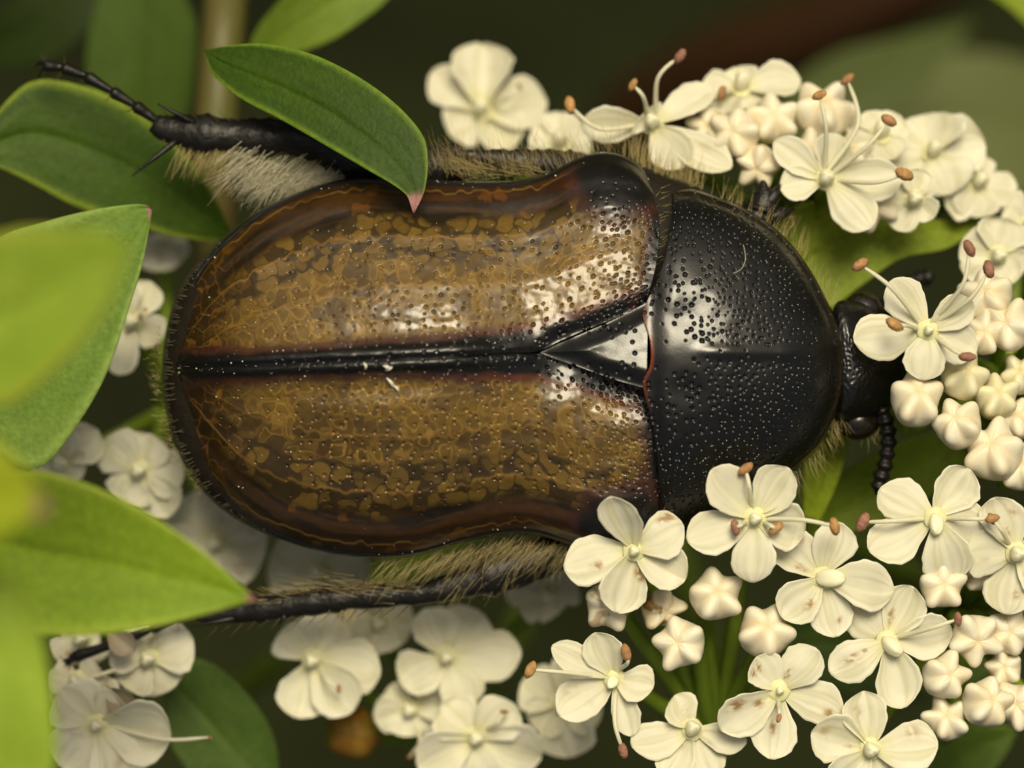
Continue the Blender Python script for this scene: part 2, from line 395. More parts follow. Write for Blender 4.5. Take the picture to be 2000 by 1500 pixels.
# pronotum -----------------------------------------------------------
FRONT = spline([(1312, 373), (1350, 369), (1400, 384), (1450, 405), (1500, 435), (1545, 476), (1582, 526), (1612, 580), (1636, 632), (1649, 680), (1650, 722),
                (1644, 772), (1626, 822), (1600, 868), (1560, 908), (1500, 958), (1430, 1000), (1360, 1028), (1300, 1040)], 700)
REAR = spline([(1312, 373), (1316, 400), (1310, 450), (1300, 500), (1282, 550), (1262, 592), (1256, 618), (1266, 650), (1271, 680), (1269, 715), (1256, 745), (1260, 775),
               (1272, 820), (1282, 880), (1288, 950), (1292, 1010), (1300, 1040)], 520)
def pronotum():
    n, m = 520, 330
    fr = FRONT
    # match front points to rear rows by a blend of arc length and y
    fa = np.linspace(0, 1, len(fr)); fy = fr[:, 1]
    ra = np.linspace(0, 1, n); rear = REAR
    target_y = rear[:, 1]; fi = np.interp(target_y, np.maximum.accumulate(fy + np.arange(len(fy)) * 1e-6), fa)
    w = 0.55 * np.ones(n)
    fi = w * fi + (1 - w) * ra
    F_ = np.stack([np.interp(fi, fa, fr[:, 0]), np.interp(fi, fa, fr[:, 1])], -1)
    F_[0] = fr[0]; F_[-1] = fr[-1]
    u = np.linspace(0, 1, m)[None, :]
    X = rear[:, 0:1] * (1 - u) + F_[:, 0:1] * u; Y = rear[:, 1:2] * (1 - u) + F_[:, 1:2] * u
    U = u + 0 * X; Vv = np.linspace(0, 1, n)[:, None] + 0 * X
    C = np.array([1300.0, 695.0])
    th_f = np.arctan2(fr[:, 1] - C[1], fr[:, 0] - C[0]); R_f = np.hypot(fr[:, 1] - C[1], fr[:, 0] - C[0])
    th = np.arctan2(Y - C[1], X - C[0]); th = np.where(X < C[0] - 1, np.where(Y < C[1], -math.pi / 2, math.pi / 2), th)
    R = np.interp(th, th_f, R_f); rho = np.clip(np.hypot(np.maximum(X - C[0], 0), Y - C[1]) / R, 0, 1)
    zed = 0.15 + 0.55 * np.exp(-(th / 0.7) ** 2)
    Z = zed + (3.25 - zed) * np.clip(1 - rho ** 2.2, 0, 1) ** 0.62
    mid = ysut(np.array([1062.0]))[0] + 0 * X
    dmid = np.abs(Y - (684 + (X - 1300) * 0.02))
    Z -= 0.20 * np.exp(-(((X - 1268) / 26) ** 2)) * (1 - 0.4 * np.exp(-(dmid / 70) ** 2))      # depressed rear margin
    Z += 0.07 * np.exp(-(dmid / 14) ** 2) * sst(1330, 1400, X) * sst(1620, 1520, X)          # faint keel
    Z -= 0.10 * np.exp(-((X - 1340) / 50) ** 2 - ((np.abs(Y - 690) - 75) / 36) ** 2)            # dents beside the midline
    Z += 0.06 * (fbm(X / 60, Y / 60, 41, 2) - 0.5)
    dR = U * np.hypot(F_[:, 0:1] - rear[:, 0:1], F_[:, 1:2] - rear[:, 1:2]); dF = (1 - U) * np.hypot(F_[:, 0:1] - rear[:, 0:1], F_[:, 1:2] - rear[:, 1:2])
    de = np.minimum(dF, (1 - rho) * R)
    Z += 0.09 * np.exp(-((de - 3) / 4.5) ** 2) - 0.05 * np.exp(-((de - 14) / 6) ** 2)
    lobe = np.exp(-(((Y - 690) / 55) ** 2)) * sst(1345, 1325, X)
    cr_ = sst(1300, 1330, X) * sst(1430, 1380, X) * np.exp(-((dmid - 45) / 45) ** 2)
    for (sp, r0, dep, sd) in ((12.5, 3.5, 0.050, 1), (16.0, 4.6, 0.065, 2)):
        gx = X / sp; gy = Y / sp; i0 = np.floor(gx); j0 = np.floor(gy)
        dd = np.full(X.shape, 99.0); rr = np.zeros(X.shape); pc = np.zeros(X.shape); qc = np.zeros(X.shape)
        for di in (-1, 0, 1):
            for dj in (-1, 0, 1):
                i = i0 + di; j = j0 + dj
                cx = (i + 0.5 + 0.8 * (_h(i, j, 900 + sd) - 0.5)) * sp; cy = (j + 0.5 + 0.8 * (_h(i, j, 940 + sd) - 0.5)) * sp
                d = np.hypot(cx - X, cy - Y); r = _h(i, j, 980 + sd); nr = d < dd
                dd = np.where(nr, d, dd); rr = np.where(nr, r, rr); pc = np.where(nr, cx, pc); qc = np.where(nr, cy, qc)
        ydm = np.abs(qc - (684 + (pc - 1300) * 0.02))
        big_zone = sst(1420, 1330, pc) * sst(230, 140, ydm)
        lobe_c = np.exp(-((ydm / 58) ** 2)) * sst(1350, 1325, pc)
        if sd == 1: pr = (1 - big_zone) * 0.92 + 0.06
        else: pr = big_zone * 0.85
        pr = pr * (1 - 0.93 * np.clip(lobe_c * 1.3, 0, 1)) * (1 - 0.97 * np.exp(-(ydm / 13) ** 2))
        on = rr < pr
        rad = r0 * (0.65 + 0.55 * _h(np.floor(pc), np.floor(qc), 7))
        rad = rad * (1 - 0.3 * sst(1480, 1620, pc))
        Z -= np.where(on, dep * (rad / r0), 0) * np.clip(1 - (dd / rad) ** 2, 0, 1)
    V = PA(X, Y, Z)
    black = lin(14, 14, 14); rust = lin(96, 38, 14)
    col = np.broadcast_to(black, X.shape + (3,)).copy()
    col = mixc(col, rust, sst(9, 4, dR) * np.exp(-((Y - 690) / 90) ** 4))
    col = mixc(col, lin(34, 26, 10), 0.5 * sst(26, 6, de))
    # skirts
    rdrop = V[:, :1] + np.array([0.04, 0, -0.45]); fdrop = V[:, -1:] + np.array([-0.12, 0, -0.5])
    V = np.concatenate([rdrop, V, fdrop], 1); col = np.concatenate([col[:, :1], col, col[:, -1:]], 1)
    mesh_obj('pronotum', V.reshape(-1, 3), gridF(n, m + 2), M['black'], beetle, col=col.reshape(-1, 3))
pronotum()

# scutellum ----------------------------------------------------------
def scutellum():
    n, m = 170, 130
    top = spline([(1266, 590), (1200, 624), (1130, 655), (1085, 674), (1056, 688)], n)
    bot = spline([(1262, 758), (1200, 741), (1130, 716), (1085, 701), (1056, 689)], n)
    u = np.linspace(0, 1, m)[None, :]
    X = top[:, 0:1] * (1 - u) + bot[:, 0:1] * u; Y = top[:, 1:2] * (1 - u) + bot[:, 1:2] * u
    wid = np.hypot(top[:, 0] - bot[:, 0], top[:, 1] - bot[:, 1])[:, None]
    d = np.minimum(u, 1 - u) * wid
    Z = 2.78 + 0.26 * sst(0, 40, d) + 0.0028 * (Y - 690) - 0.05 * np.exp(-((Y - 690) / 14) ** 2) * sst(1230, 1150, X) + 0.04 * (fbm(X / 40, Y / 30, 5, 2) - .5)
    Z -= 0.10 * sst(1130, 1060, X)
    rs = np.random.default_rng(3)
    pts = [(1150, 651), (1170, 646), (1190, 643), (1205, 645), (1222, 650), (1240, 646), (1180, 636), (1232, 640), (1212, 634), (1195, 660), (1235, 668), (1240, 690), (1238, 712),
           (1130, 722), (1165, 728), (1185, 734), (1205, 726), (1222, 716), (1150, 712), (1120, 714), (1198, 742), (1230, 735), (1175, 715), (1215, 708)]
    for (a, b_) in pts:
        r = rs.uniform(3.2, 6.0); Z -= 0.05 * np.clip(1 - ((X - a) ** 2 + (Y - b_) ** 2) / r ** 2, 0, 1)
    V = PA(X, Y, Z); col = np.broadcast_to(lin(14, 14, 13), X.shape + (3,))
    mesh_obj('scutellum', V.reshape(-1, 3), gridF(n, m)[:, ::-1], M['black'], beetle, col=col.reshape(-1, 3))
scutellum()

# underside: abdomen and thorax, one hull under the plates ---------------
HULL = spline([(1640, 700), (1600, 560), (1480, 430), (1330, 352), (1200, 316), (1090, 345), (980, 366), (850, 366), (700, 362), (600, 376), (500, 420), (420, 480), (358, 555),
               (328, 640), (319, 725), (328, 810), (350, 880), (388, 945), (448, 1002), (535, 1046), (650, 1075), (780, 1076), (900, 1050), (1040, 1034), (1180, 1072),
               (1330, 1050), (1480, 975), (1590, 870)], 220, True)[:-1]
def hull():
    cx, cy = 880.0, 705.0; rows = []
    for k, (sc, z) in enumerate(((0.55, 0.9), (0.86, 0.75), (0.95, 0.45), (0.985, 0.12), (1.0, -0.3), (0.99, -0.8), (0.96, -1.5), (0.9, -2.3), (0.78, -3.2), (0.6, -3.9), (0.3, -4.3), (0.02, -4.4))):
        X = cx + (HULL[:, 0] - cx) * sc; Y = cy + (HULL[:, 1] - cy) * sc
        rows.append(PA(X, Y, np.full(len(X), z)))
    V = np.stack(rows); o = mesh_obj('abdomen', V.reshape(-1, 3), gridF(len(rows), len(HULL), True)[:, ::-1], M['belly'], beetle)
hull()
# striated rear rim of the abdomen
bt = Batch()
for k in range(300):
    i = 88 + k * 0.21
    a = HULL[int(i) % 220]; f = i - int(i); bnx = HULL[(int(i) + 1) % 220]; p = a * (1 - f) + bnx * f
    inn = np.array([880, 705.0]) - p; inn /= np.linalg.norm(inn)
    L_ = 22 + 10 * random.random(); sk = random.uniform(-7, 7); zz = random.uniform(-0.1, 0.18)
    pts = [PA(*(p - 3 * inn), zz - 0.15), PA(*(p + inn * L_ * .5 + np.array([sk * .3, sk * .4])), zz + 0.12), PA(*(p + inn * L_ + np.array([sk * .3, sk])), zz + 0.18)]
    pts = [np.array(x) for x in pts]
    V, F = tube(spline(pts, 4), [0.018, 0.018, 0.014, 0.005], 4); bt.add(V, F)
o = bt.obj('rim_ridges', M['rim'], beetle); o['kind'] = 'stuff'

# head -----------------------------------------------------------------
def head():
    n, m = 60, 120
    out = spline([(1628, 600), (1668, 588), (1706, 600), (1735, 640), (1770, 668), (1795, 700), (1800, 740), (1770, 775), (1742, 796), (1718, 812), (1680, 818), (1636, 812), (1622, 720)], m + 1, True)[:-1]
    cx, cy = 1690.0, 716.0; rows = []
    for k in np.linspace(0, 1, n):
        sc = math.sin(k * math.pi * 0.62) / 1.0; z = -0.55 + 1.5 * math.cos(k * math.pi * 0.62)
        X = cx + (out[:, 0] - cx) * sc; Y = cy + (out[:, 1] - cy) * sc
        zz = z - 0.010 * (X - cx) + 0.0 * X
        f1 = voronoi(X / 9, Y / 9, 66)[0]; zz = zz - 0.035 * np.clip(1 - (f1 / 0.4) ** 2, 0, 1) * (1 if k > 0.03 else 0)
        rows.append(PA(X, Y, zz))
    h = mesh_obj('head', np.stack(rows).reshape(-1, 3), gridF(n, m, True), M['black'], beetle, col=lin(13, 13, 12))
    for (ex, ey, r) in ((1674, 822, 46), (1684, 606, 42)):
        V, F = ball(P(ex, ey, -0.75), np.array([r, r * 0.85, r * 0.8]) / PX, n=20, m=28)
        mesh_obj('eye', V, F, M['eye'], h)
    # beaded antennae
    for path in ([(1722, 795, -0.4), (1735, 850, -0.5), (1730, 900, -0.5), (1720, 935, -0.6), (1714, 966, -0.7)],
                 [(1725, 612, -2.2), (1750, 570, -2.8), (1785, 548, -3.2), (1822, 540, -3.6)]):
        c = spline([P(*p) for p in path], 90); k = np.linspace(0, 1, 90)
        rad = (0.26 + 0.05 * np.sin(k * 2 * math.pi * 8)) * np.interp(k, [0, .12, .6, .9, 1], [0.7, 1, 0.85, 0.95, 0.4])
        V, F = tube(c, rad, 12); mesh_obj('antenna', V, F, M['leg'], h)
head()

# legs -----------------------------------------------------------------
hairs = {'hair': Batch(), 'hair_pale': Batch(), 'hair_dark': Batch()}
def hair(kind, root, d, length, r=0.009, bend=0.22, nseg=4):
    d = np.asarray(d, float); d /= np.linalg.norm(d)
    sd = RNG.normal(size=3) * bend; sd[2] -= bend * 0.3
    k = np.linspace(0, 1, nseg + 1)[:, None]
    pts = root + d * length * k + sd * length * 0.5 * k ** 2
    V, F = tube(pts, r * (1 - 0.85 * k[:, 0]), 3, cap=False); hairs[kind].add(V, F)
def leg(name, path, rad, flat=0.75, tarsus=None, spurs=(), claws=(), spines=()):
    c = spline([P(*p) for p in path], 60)
    k = np.linspace(0, 1, 60); r = np.interp(k, np.linspace(0, 1, len(rad)), rad)
    r = r * (1 + 0.05 * np.sin(k * 40) + 0.05 * np.sin(k * 93) + 0.12 * np.clip(np.sin(k * 62), 0, 1) ** 6)
    V, F = tube(c, r, 18, flat); lg = mesh_obj(name, V, F, M['leg'], beetle)
    if tarsus:
        tp = [P(*p) for p in tarsus]
        for a, b_ in zip(tp[:-1], tp[1:]):
            d = b_ - a; cc = [a - d * 0.03, a + d * 0.2, a + d * 0.6, a + d * 0.88, a + d * 1.03]
            V, F = tube(spline(cc, 14), np.interp(np.linspace(0, 1, 14), [0, .15, .6, .86, 1], [0.09, 0.13, 0.17, 0.21, 0.12]), 12)
            seg = mesh_obj('tarsus_segment', V, F, M['leg'], lg)
            side = np.cross(d, [0, 0, 1.0]); side /= np.linalg.norm(side)
            for q in range(5):
                sg = 1 if q % 2 else -1
                hair('hair_dark', b_ - d * 0.1, -d / np.linalg.norm(d) * -0.5 + side * sg + RNG.normal(size=3) * 0.2, 0.35 + 0.2 * RNG.random(), 0.02, 0.1)
    for (a, b_, r0) in spurs:
        A = P(*a); B = P(*b_); mid = (A + B) / 2 + np.array([0, 0, 0.1])
        V, F = tube(spline([A, mid, B], 14), np.linspace(r0, r0 * 0.15, 14) * np.interp(np.linspace(0, 1, 14), [0, .2, 1], [.8, 1, 1]), 10); mesh_obj('spur', V, F, M['leg'], lg)
    for pth in claws:
        V, F = tube(spline([P(*p) for p in pth], 12), np.linspace(0.10, 0.02, 12), 8); mesh_obj('claw', V, F, M['leg'], lg)
    return c
# hind leg reaching past the green leaf
c1 = leg('hind_leg', [(905, 318, -1.6), (800, 330, -1.2), (690, 300, -0.9), (600, 268, -0.9), (520, 266, -1.0), (420, 262, -1.1), (330, 252, -1.2), (300, 240, -1.2)],
    [0.6, 0.8, 0.9, 0.85, 0.66, 0.56, 0.52, 0.6, 0.3], 0.7,
    [(312, 240, -1.2), (262, 205, -1.1), (218, 178, -1.1), (168, 148, -1.3), (122, 132, -1.5), (88, 128, -1.7)],
    [((345, 275, -0.9), (258, 344, -0.6), 0.12), ((380, 240, -0.9), (308, 203, -0.7), 0.13)],
    [[(95, 127, -1.7), (82, 138, -1.8), (74, 152, -2.1)], [(92, 125, -1.7), (78, 122, -1.9), (70, 130, -2.3)]])
# hind leg on the other side
c2 = leg('hind_leg', [(1110, 1070, -1.2), (1010, 1105, -1.0), (900, 1140, -0.8), (832, 1158, -0.8), (780, 1162, -0.9), (680, 1168, -1.1), (560, 1182, -1.3), (440, 1200, -1.5), (385, 1208, -1.6)],
    [0.5, 0.70, 0.66, 0.38, 0.34, 0.38, 0.42, 0.44, 0.34, 0.14], 0.8,
    [(470, 1185, -1.5), (400, 1192, -1.6), (345, 1208, -1.7), (295, 1228, -1.8), (240, 1252, -2.0), (140, 1285, -2.3)],
    [((470, 1205, -1.4), (372, 1224, -1.3), 0.12), ((560, 1195, -1.2), (545, 1222, -1.2), 0.10)],
    [[(145, 1284, -2.3), (128, 1290, -2.4), (118, 1282, -2.7)], [(145, 1286, -2.3), (132, 1296, -2.4), (120, 1296, -2.8)]])
for cc_ in (c1, c2):
    for k in range(26, 58, 2):
        tdir = cc_[min(k + 1, 59)] - cc_[k - 1]; tdir /= np.linalg.norm(tdir)
        for sg in (-1, 1):
            sd_ = np.cross(tdir, [0, 0, 1.0]) * sg; sd_ /= np.linalg.norm(sd_)
            hair('hair_dark', cc_[k] + sd_ * 0.35 + np.array([0, 0, 0.15]), tdir * 0.9 + sd_ * 0.7 + np.array([0, 0, .25]) + RNG.normal(size=3) * .12, 0.4 + .3 * RNG.random(), 0.028, 0.05)
# middle leg, mostly under the body
c3 = leg('middle_leg', [(1180, 330, -1.4), (1080, 322, -1.0), (980, 312, -0.8), (900, 303, -0.8), (862, 296, -0.9)], [0.4, 0.5, 0.42, 0.26, 0.05], 0.8)
# fore leg beside the pronotum
c4 = leg('fore_leg', [(1440, 470, -1.4), (1478, 425, -0.9), (1490, 392, -0.7), (1490, 352, -0.7)], [0.4, 0.55, 0.5, 0.06], 0.7, None,
    [((1500, 400, -0.7), (1524, 360, -0.8), 0.3), ((1505, 425, -0.8), (1552, 408, -1.0), 0.34)])

# hairs ----------------------------------------------------------------
def fringe(kind, pts, count, d, ln, spread=0.25, z=(-0.6, 0.0), jit=10, bend=0.22, r=0.0085):
    c = spline(pts, 400)
    for _ in range(count):
        p = c[RNG.integers(400)] + RNG.normal(size=2) * jit
        zz = RNG.uniform(*z); dd = np.array([d[0], -d[1], d[2]]) + RNG.normal(size=3) * spread
        hair(kind, P(p[0], p[1], zz), dd, RNG.uniform(*ln), r, bend)
# d is in photo directions: x right, y down, z towards the viewer
fringe('hair', [(850, 335), (950, 330), (1060, 330), (1130, 310), (1200, 296)], 230, (-0.35, -1, 0.35), (0.6, 1.3), 0.2, (-1.0, 0.1), 12)
fringe('hair', [(880, 325), (960, 335), (1080, 335)], 130, (-0.9, -0.35, 0.5), (0.6, 1.2), 0.2, (-0.6, 0.2), 9)
fringe('hair', [(1225, 300), (1270, 335), (1310, 360), (1365, 368)], 300, (0.1, -1, 0.2), (0.5, 1.0), 0.12, (-0.9, 0.0), 10)
fringe('hair', [(1285, 372), (1292, 420), (1288, 470), (1272, 545)], 40, (0.6, -0.4, 0.7), (0.2, 0.35), 0.2, (0.7, 1.6), 6)
fringe('hair', [(1285, 800), (1290, 880), (1292, 960), (1292, 1010)], 70, (0.6, -0.5, 0.7), (0.2, 0.4), 0.25, (0.7, 1.6), 6)
fringe('hair', [(1400, 388), (1480, 425), (1545, 478), (1590, 545), (1630, 625)], 120, (0.25, -1.0, 0.1), (0.35, 0.9), 0.15, (-0.3, 0.2), 7)
fringe('hair', [(1640, 800), (1615, 850), (1570, 905), (1545, 925)], 75, (0.35, 0.9, 0.1), (0.35, 0.95), 0.2, (-0.3, 0.2), 6)
fringe('hair', [(1690, 835), (1725, 850)], 26, (0.2, 0.9, 0.1), (0.3, 0.7), 0.3, (-0.9, -0.5), 7)
fringe('hair', [(1470, 430), (1540, 430)], 60, (0.4, 0.1, 0.5), (0.3, 0.6), 0.4, (-1.3, -1.0), 9)
fringe('hair', [(760, 1100), (850, 1085), (950, 1068), (1050, 1060), (1110, 1068)], 330, (-0.75, 0.8, 0.35), (0.6, 1.3), 0.2, (-0.7, 0.0), 11)
fringe('hair', [(870, 1140), (950, 1118), (1060, 1085), (1120, 1075)], 120, (-0.6, 0.9, 0.2), (0.6, 1.2), 0.22, (-1.0, -0.4), 10)
fringe('hair', [(520, 1168), (620, 1150), (740, 1150), (820, 1150)], 130, (-1, -0.1, 0.3), (0.4, 1.0), 0.12, (-1.0, -0.5), 9)
fringe('hair', [(660, 1188), (700, 1195)], 30, (-0.25, 1, 0.1), (0.4, 0.9), 0.15, (-1.2, -0.9), 6)
fringe('hair', [(345, 285), (400, 290), (460, 292)], 70, (-0.45, 0.9, 0.15), (0.6, 1.2), 0.16, (-1.4, -0.9), 7, r=0.013)
# pale pubescence on the abdomen side
fringe('hair_pale', [(470, 305), (540, 330), (620, 330), (700, 320)], 800, (-0.7, 0.7, 0.3), (0.6, 1.3), 0.14, (-1.3, -0.6), 14, r=0.016)
fringe('hair_pale', [(520, 360), (580, 345), (640, 340)], 320, (-0.6, 0.6, 0.4), (0.4, 0.9), 0.22, (-1.0, -0.4), 9, r=0.014)
fringe('hair', [(312, 640), (308, 720), (318, 810), (345, 885), (400, 960)], 200, (-0.8, -0.2, 0.4), (0.15, 0.35), 0.4, (-0.5, 0.1), 5)
for kname, nm in (('hair', 'golden_hair'), ('hair_pale', 'pale_hair'), ('hair_dark', 'tarsal_bristle')):
    o = hairs[kname].obj(nm, M[kname], beetle); o['kind'] = 'stuff'
# the one loose hair on the pronotum
V, F = tube(spline([P(1452, 478, 2.75), P(1456, 505, 2.72), P(1448, 525, 2.75), P(1432, 534, 2.85)], 14), 0.010, 5); mesh_obj('loose_hair', V, F, M['hair_pale'], beetle)

# dust grains on the shell ------------------------------------------------
bt = Batch()
def grain(p, r):
    V, F = ball(p, np.array([r, r * RNG.uniform(.5, 1), r * .7]), frame(RNG.normal(size=3)), 5, 6); bt.add(V, F)
for (X, Y, Z), cnt in ((eu, 85), (el, 110)):
    nq, nt = X.shape
    for _ in range(cnt):
        if RNG.random() < 0.45: i = int(nq * RNG.random()); j = int(nt * (1 - 0.06 * RNG.random() ** 2)) - 1
        elif RNG.random() < 0.5: i = int(nq * (0.3 + 0.7 * RNG.random())); j = int(nt * 0.09 * RNG.random())
        else: i = int(nq * RNG.random()); j = int(nt * RNG.random())
        grain(PA(X[i, j], Y[i, j], Z[i, j] + 0.01), 0.009 + 0.028 * RNG.random() ** 3)
o = bt.obj('dust', M['dust'], beetle); o['kind'] = 'stuff'
def surf_z(arr, px, py):
    X, Y, Z = arr; k = np.argmin((X - px) ** 2 + (Y - py) ** 2); return Z.ravel()[k]
bt = Batch()
for (a, b_, r) in (((710, 708), (713, 722), 0.05), ((748, 714), (762, 722), 0.07), ((766, 716), (752, 724), 0.05), ((755, 738), (768, 758), 0.06), ((768, 752), (778, 766), 0.05)):
    za = surf_z(el, *a) + 0.05; zb = surf_z(el, *b_) + 0.06
    c = spline([P(*a, za), (P(*a, za) + P(*b_, zb)) / 2 + np.array([0.05, 0, 0.08]), P(*b_, zb)], 8)
    V, F = tube(c, np.interp(np.linspace(0, 1, 8), [0, .5, 1], [0.02, r, 0.015]), 6, 0.4); bt.add(V, F)
o = bt.obj('skin_flake', M['dust'], beetle); o['kind'] = 'stuff'

# ------------------------------------------------------------------ plant stems
GREEN = lin(112, 132, 40)
NODES = {}
STEM_ROOT = P(1250, 820, -95)
def stem(key, px, py, z, label, r=0.55):
    A = P(px, py, z); NODES[key] = A
    B = A * np.array([0.55, 0.55, 1]) + STEM_ROOT * np.array([0.45, 0.45, 0]) + np.array([0, 0, -32])
    pts = [A + np.array([0, 0, 0.3]), A * 0.6 + B * 0.4 + np.array([0.6, -0.4, 0]), B, STEM_ROOT + (A - STEM_ROOT) * 0.06 * np.array([1, 1, 0]),
           np.array([STEM_ROOT[0] * 1.1 + 2 + A[0] * .15, STEM_ROOT[1] + A[1] * .15, -190]), np.array([STEM_ROOT[0] * 1.2 + 3 + A[0] * .25, STEM_ROOT[1] + 4 + A[1] * .25, GZ - 8])]
    c = spline(pts, 60); V, F = tube(c, np.interp(np.linspace(0, 1, 60), [0, .1, 1], [r * 1.1, r * .9, r * 2.2]), 12)
    k = np.linspace(0, 1, 60)
    o = mesh_obj('umbel_stem', V, F, M['stem'], base=c[-1], col=np.concatenate([np.repeat(lin(104, 124, 40)[None], 720, 0), lin(104, 124, 40)[None].repeat(2, 0)]))  # green plant stem from flower cluster down to the ground
    tag(o, label, 'stem', 'stems that carry the flower clusters')
stem('lower', 1400, 1450, -5.5, 'green stem under the open flowers below the pronotum')
stem('right', 1880, 1190, -5.5, 'green stem under the packed bud cluster below the beetle head')
stem('head', 1960, 760, -5, 'green stem under the flower in front of the beetle head')
stem('upper', 1620, 500, -9, 'green stem under the flower bunch above the pronotum')
stem('far', 980, 330, -12, 'green stem under the lone flower above the amber wing cases')
stem('under', 830, 1450, -14, 'green stem under the shaded flowers below the wing cases')
stem('corner', 170, 1480, -10, 'green stem under the flowers beside the yellowish leaves')
stem('behind', 330, 800, -11, 'green stem under the flowers at the beetle tail')

# ------------------------------------------------------------------ flowers
CREAM = np.array([0.84, 0.815, 0.665]); STAIN = lin(160, 118, 52)
WU = [0, .12, .3, .5, .7, .85, .94, 1.0]; WV = [.18, .30, .63, .94, 1.0, .80, .50, .12]
def petal(fl, C, tip, wd, rng, cup=0.25, stain=0.0, tintc=None, arch=0.10, roll=None):
    n, m = 26, 19
    d = tip - C; Ln = np.linalg.norm(d); d = d / Ln
    up = fl['up']; side = np.cross(up, d); side /= np.linalg.norm(side); nrm = np.cross(d, side)
    u = np.linspace(0.06, 1, n)[:, None]; v = np.linspace(-1, 1, m)[None, :]
    w = np.interp(u, WU, WV) * wd
    asym = rng.normal() * 0.08; bend = rng.normal() * 0.05 * Ln
    cupk = cup * wd * (0.35 + 0.65 * np.sin(math.pi * np.clip(u, 0, 1))); roll = rng.normal() * 0.2 if roll is None else roll
    zz = cupk * (v ** 2 - 0.25) + (arch * rng.uniform(-0.8, 1.4)) * Ln * np.sin(math.pi * u ** 0.9) + roll * w * v
    zz = zz - 0.035 * wd * np.exp(-(v / 0.16) ** 2) * (1 - u) + 0.012 * wd * np.cos(v * 13) * np.sin(math.pi * u)
    curl = rng.uniform(-0.10, 0.30)
    zz = zz + curl * wd * np.clip((u - 0.8) / 0.2, 0, 1) ** 2 * 0.7
    zz = zz + 0.05 * wd * (vnoise(u * 4 + rng.uniform(0, 90), v * 2 + rng.uniform(0, 90), 3) - 0.5)
    edge_w = 1 + 0.05 * (vnoise(u * 9 + 5, np.sign(v) * 3 + rng.uniform(0, 50), 8) - 0.5) * 2 * np.abs(v)
    edge_w = edge_w * (1 + rng.normal() * 0.06 * np.sign(v) * np.sin(u * 5 + rng.uniform(0, 6)))
    sh = 1 - 0.10 * np.clip((u - 0.85) / 0.15, 0, 1) * np.abs(v) * 0
    pos = C + d * (u * Ln * sh)[..., None] + side * ((w * edge_w * (v + asym * (1 - v ** 2))) + bend * u ** 2)[..., None] + nrm * zz[..., None]
    keel = rng.uniform(-0.05, 0.22); pos = pos + nrm * (keel * w * np.abs(v) * np.sin(math.pi * u))[..., None]
    th = 0.05
    top = pos.reshape(-1, 3); bot = (pos - nrm * th).reshape(-1, 3)
    G = gridF(n, m); k = n * m
    ring = np.concatenate([np.arange(m), np.arange(1, n) * m + m - 1, (n - 1) * m + np.arange(m - 2, -1, -1), np.arange(n - 2, 0, -1) * m])
    r2 = np.roll(ring, -1)
    F = np.concatenate([G[:, ::-1], G + k, np.stack([ring, r2, r2 + k, ring + k], -1)])
    U = (u + 0 * v); col = np.broadcast_to(CREAM, (n, m, 3)) * (0.97 + 0.06 * rng.random())
    col = mixc(col, lin(228, 226, 170), sst(0.40, 0.05, U) * 0.7)
    col = mixc(col, lin(206, 202, 160), 0.75 * (vnoise(v * 7 + 0 * u + rng.uniform(0, 50), u * 1.2, 4)) ** 2)
    col = mixc(col, lin(244, 242, 224), 0.6 * sst(0.8, 1.0, np.abs(v) + 0 * u))
    if tintc is not None: col = mixc(col, tintc, 0.6 + 0 * U)
    if stain > 0:
        for _ in range(rng.integers(1, 3)):
            a, b_ = rng.uniform(.3, .85), rng.uniform(-.75, .75)
            g = np.exp(-((u - a) / rng.uniform(.06, .14)) ** 2 - ((v - b_) / rng.uniform(.10, .26)) ** 2)
            g = g * sst(0.25, 0.65, fbm(u * 16 + a * 50, v * 7 + b_ * 50, 12))
            col = mixc(col, STAIN, np.clip(g * stain * 1.6, 0, 0.9))
    col = col.reshape(-1, 3)
    mesh_obj('petal', np.concatenate([top, bot]), F, M['petal'], fl['o'], col=np.concatenate([col, col]))
def anther(par, p, d, L_, colr):
    R = frame(d)
    def f(th, ph):
        g = np.exp(-(np.sin(ph) / 0.22) ** 2) * np.sin(th)
        return 1 - 0.18 * g * (np.cos(ph) > 0) - 0.30 * g + 0.16 * (vnoise(th * 6 + p[0] * 9 + 50, ph * 3 + 50, 2) - 0.5) + 0.10 * (vnoise(th * 14 + p[1] * 9 + 50, ph * 8 + 50, 3) - 0.5)
    V, F = ball(p, np.array([0.60, 0.70, 1.0]) * L_ * 1.08, R, 22, 30, f)
    c = np.broadcast_to(colr, V.shape) * (0.75 + 0.5 * vnoise(V[:, 0] * 14 + 40, V[:, 1] * 14 + V[:, 2] * 9 + 40, 6))[:, None]
    mesh_obj('anther', V, F, M['anther'], par, col=c)
ANTH = [lin(164, 122, 84), lin(150, 106, 88), lin(172, 132, 84)]
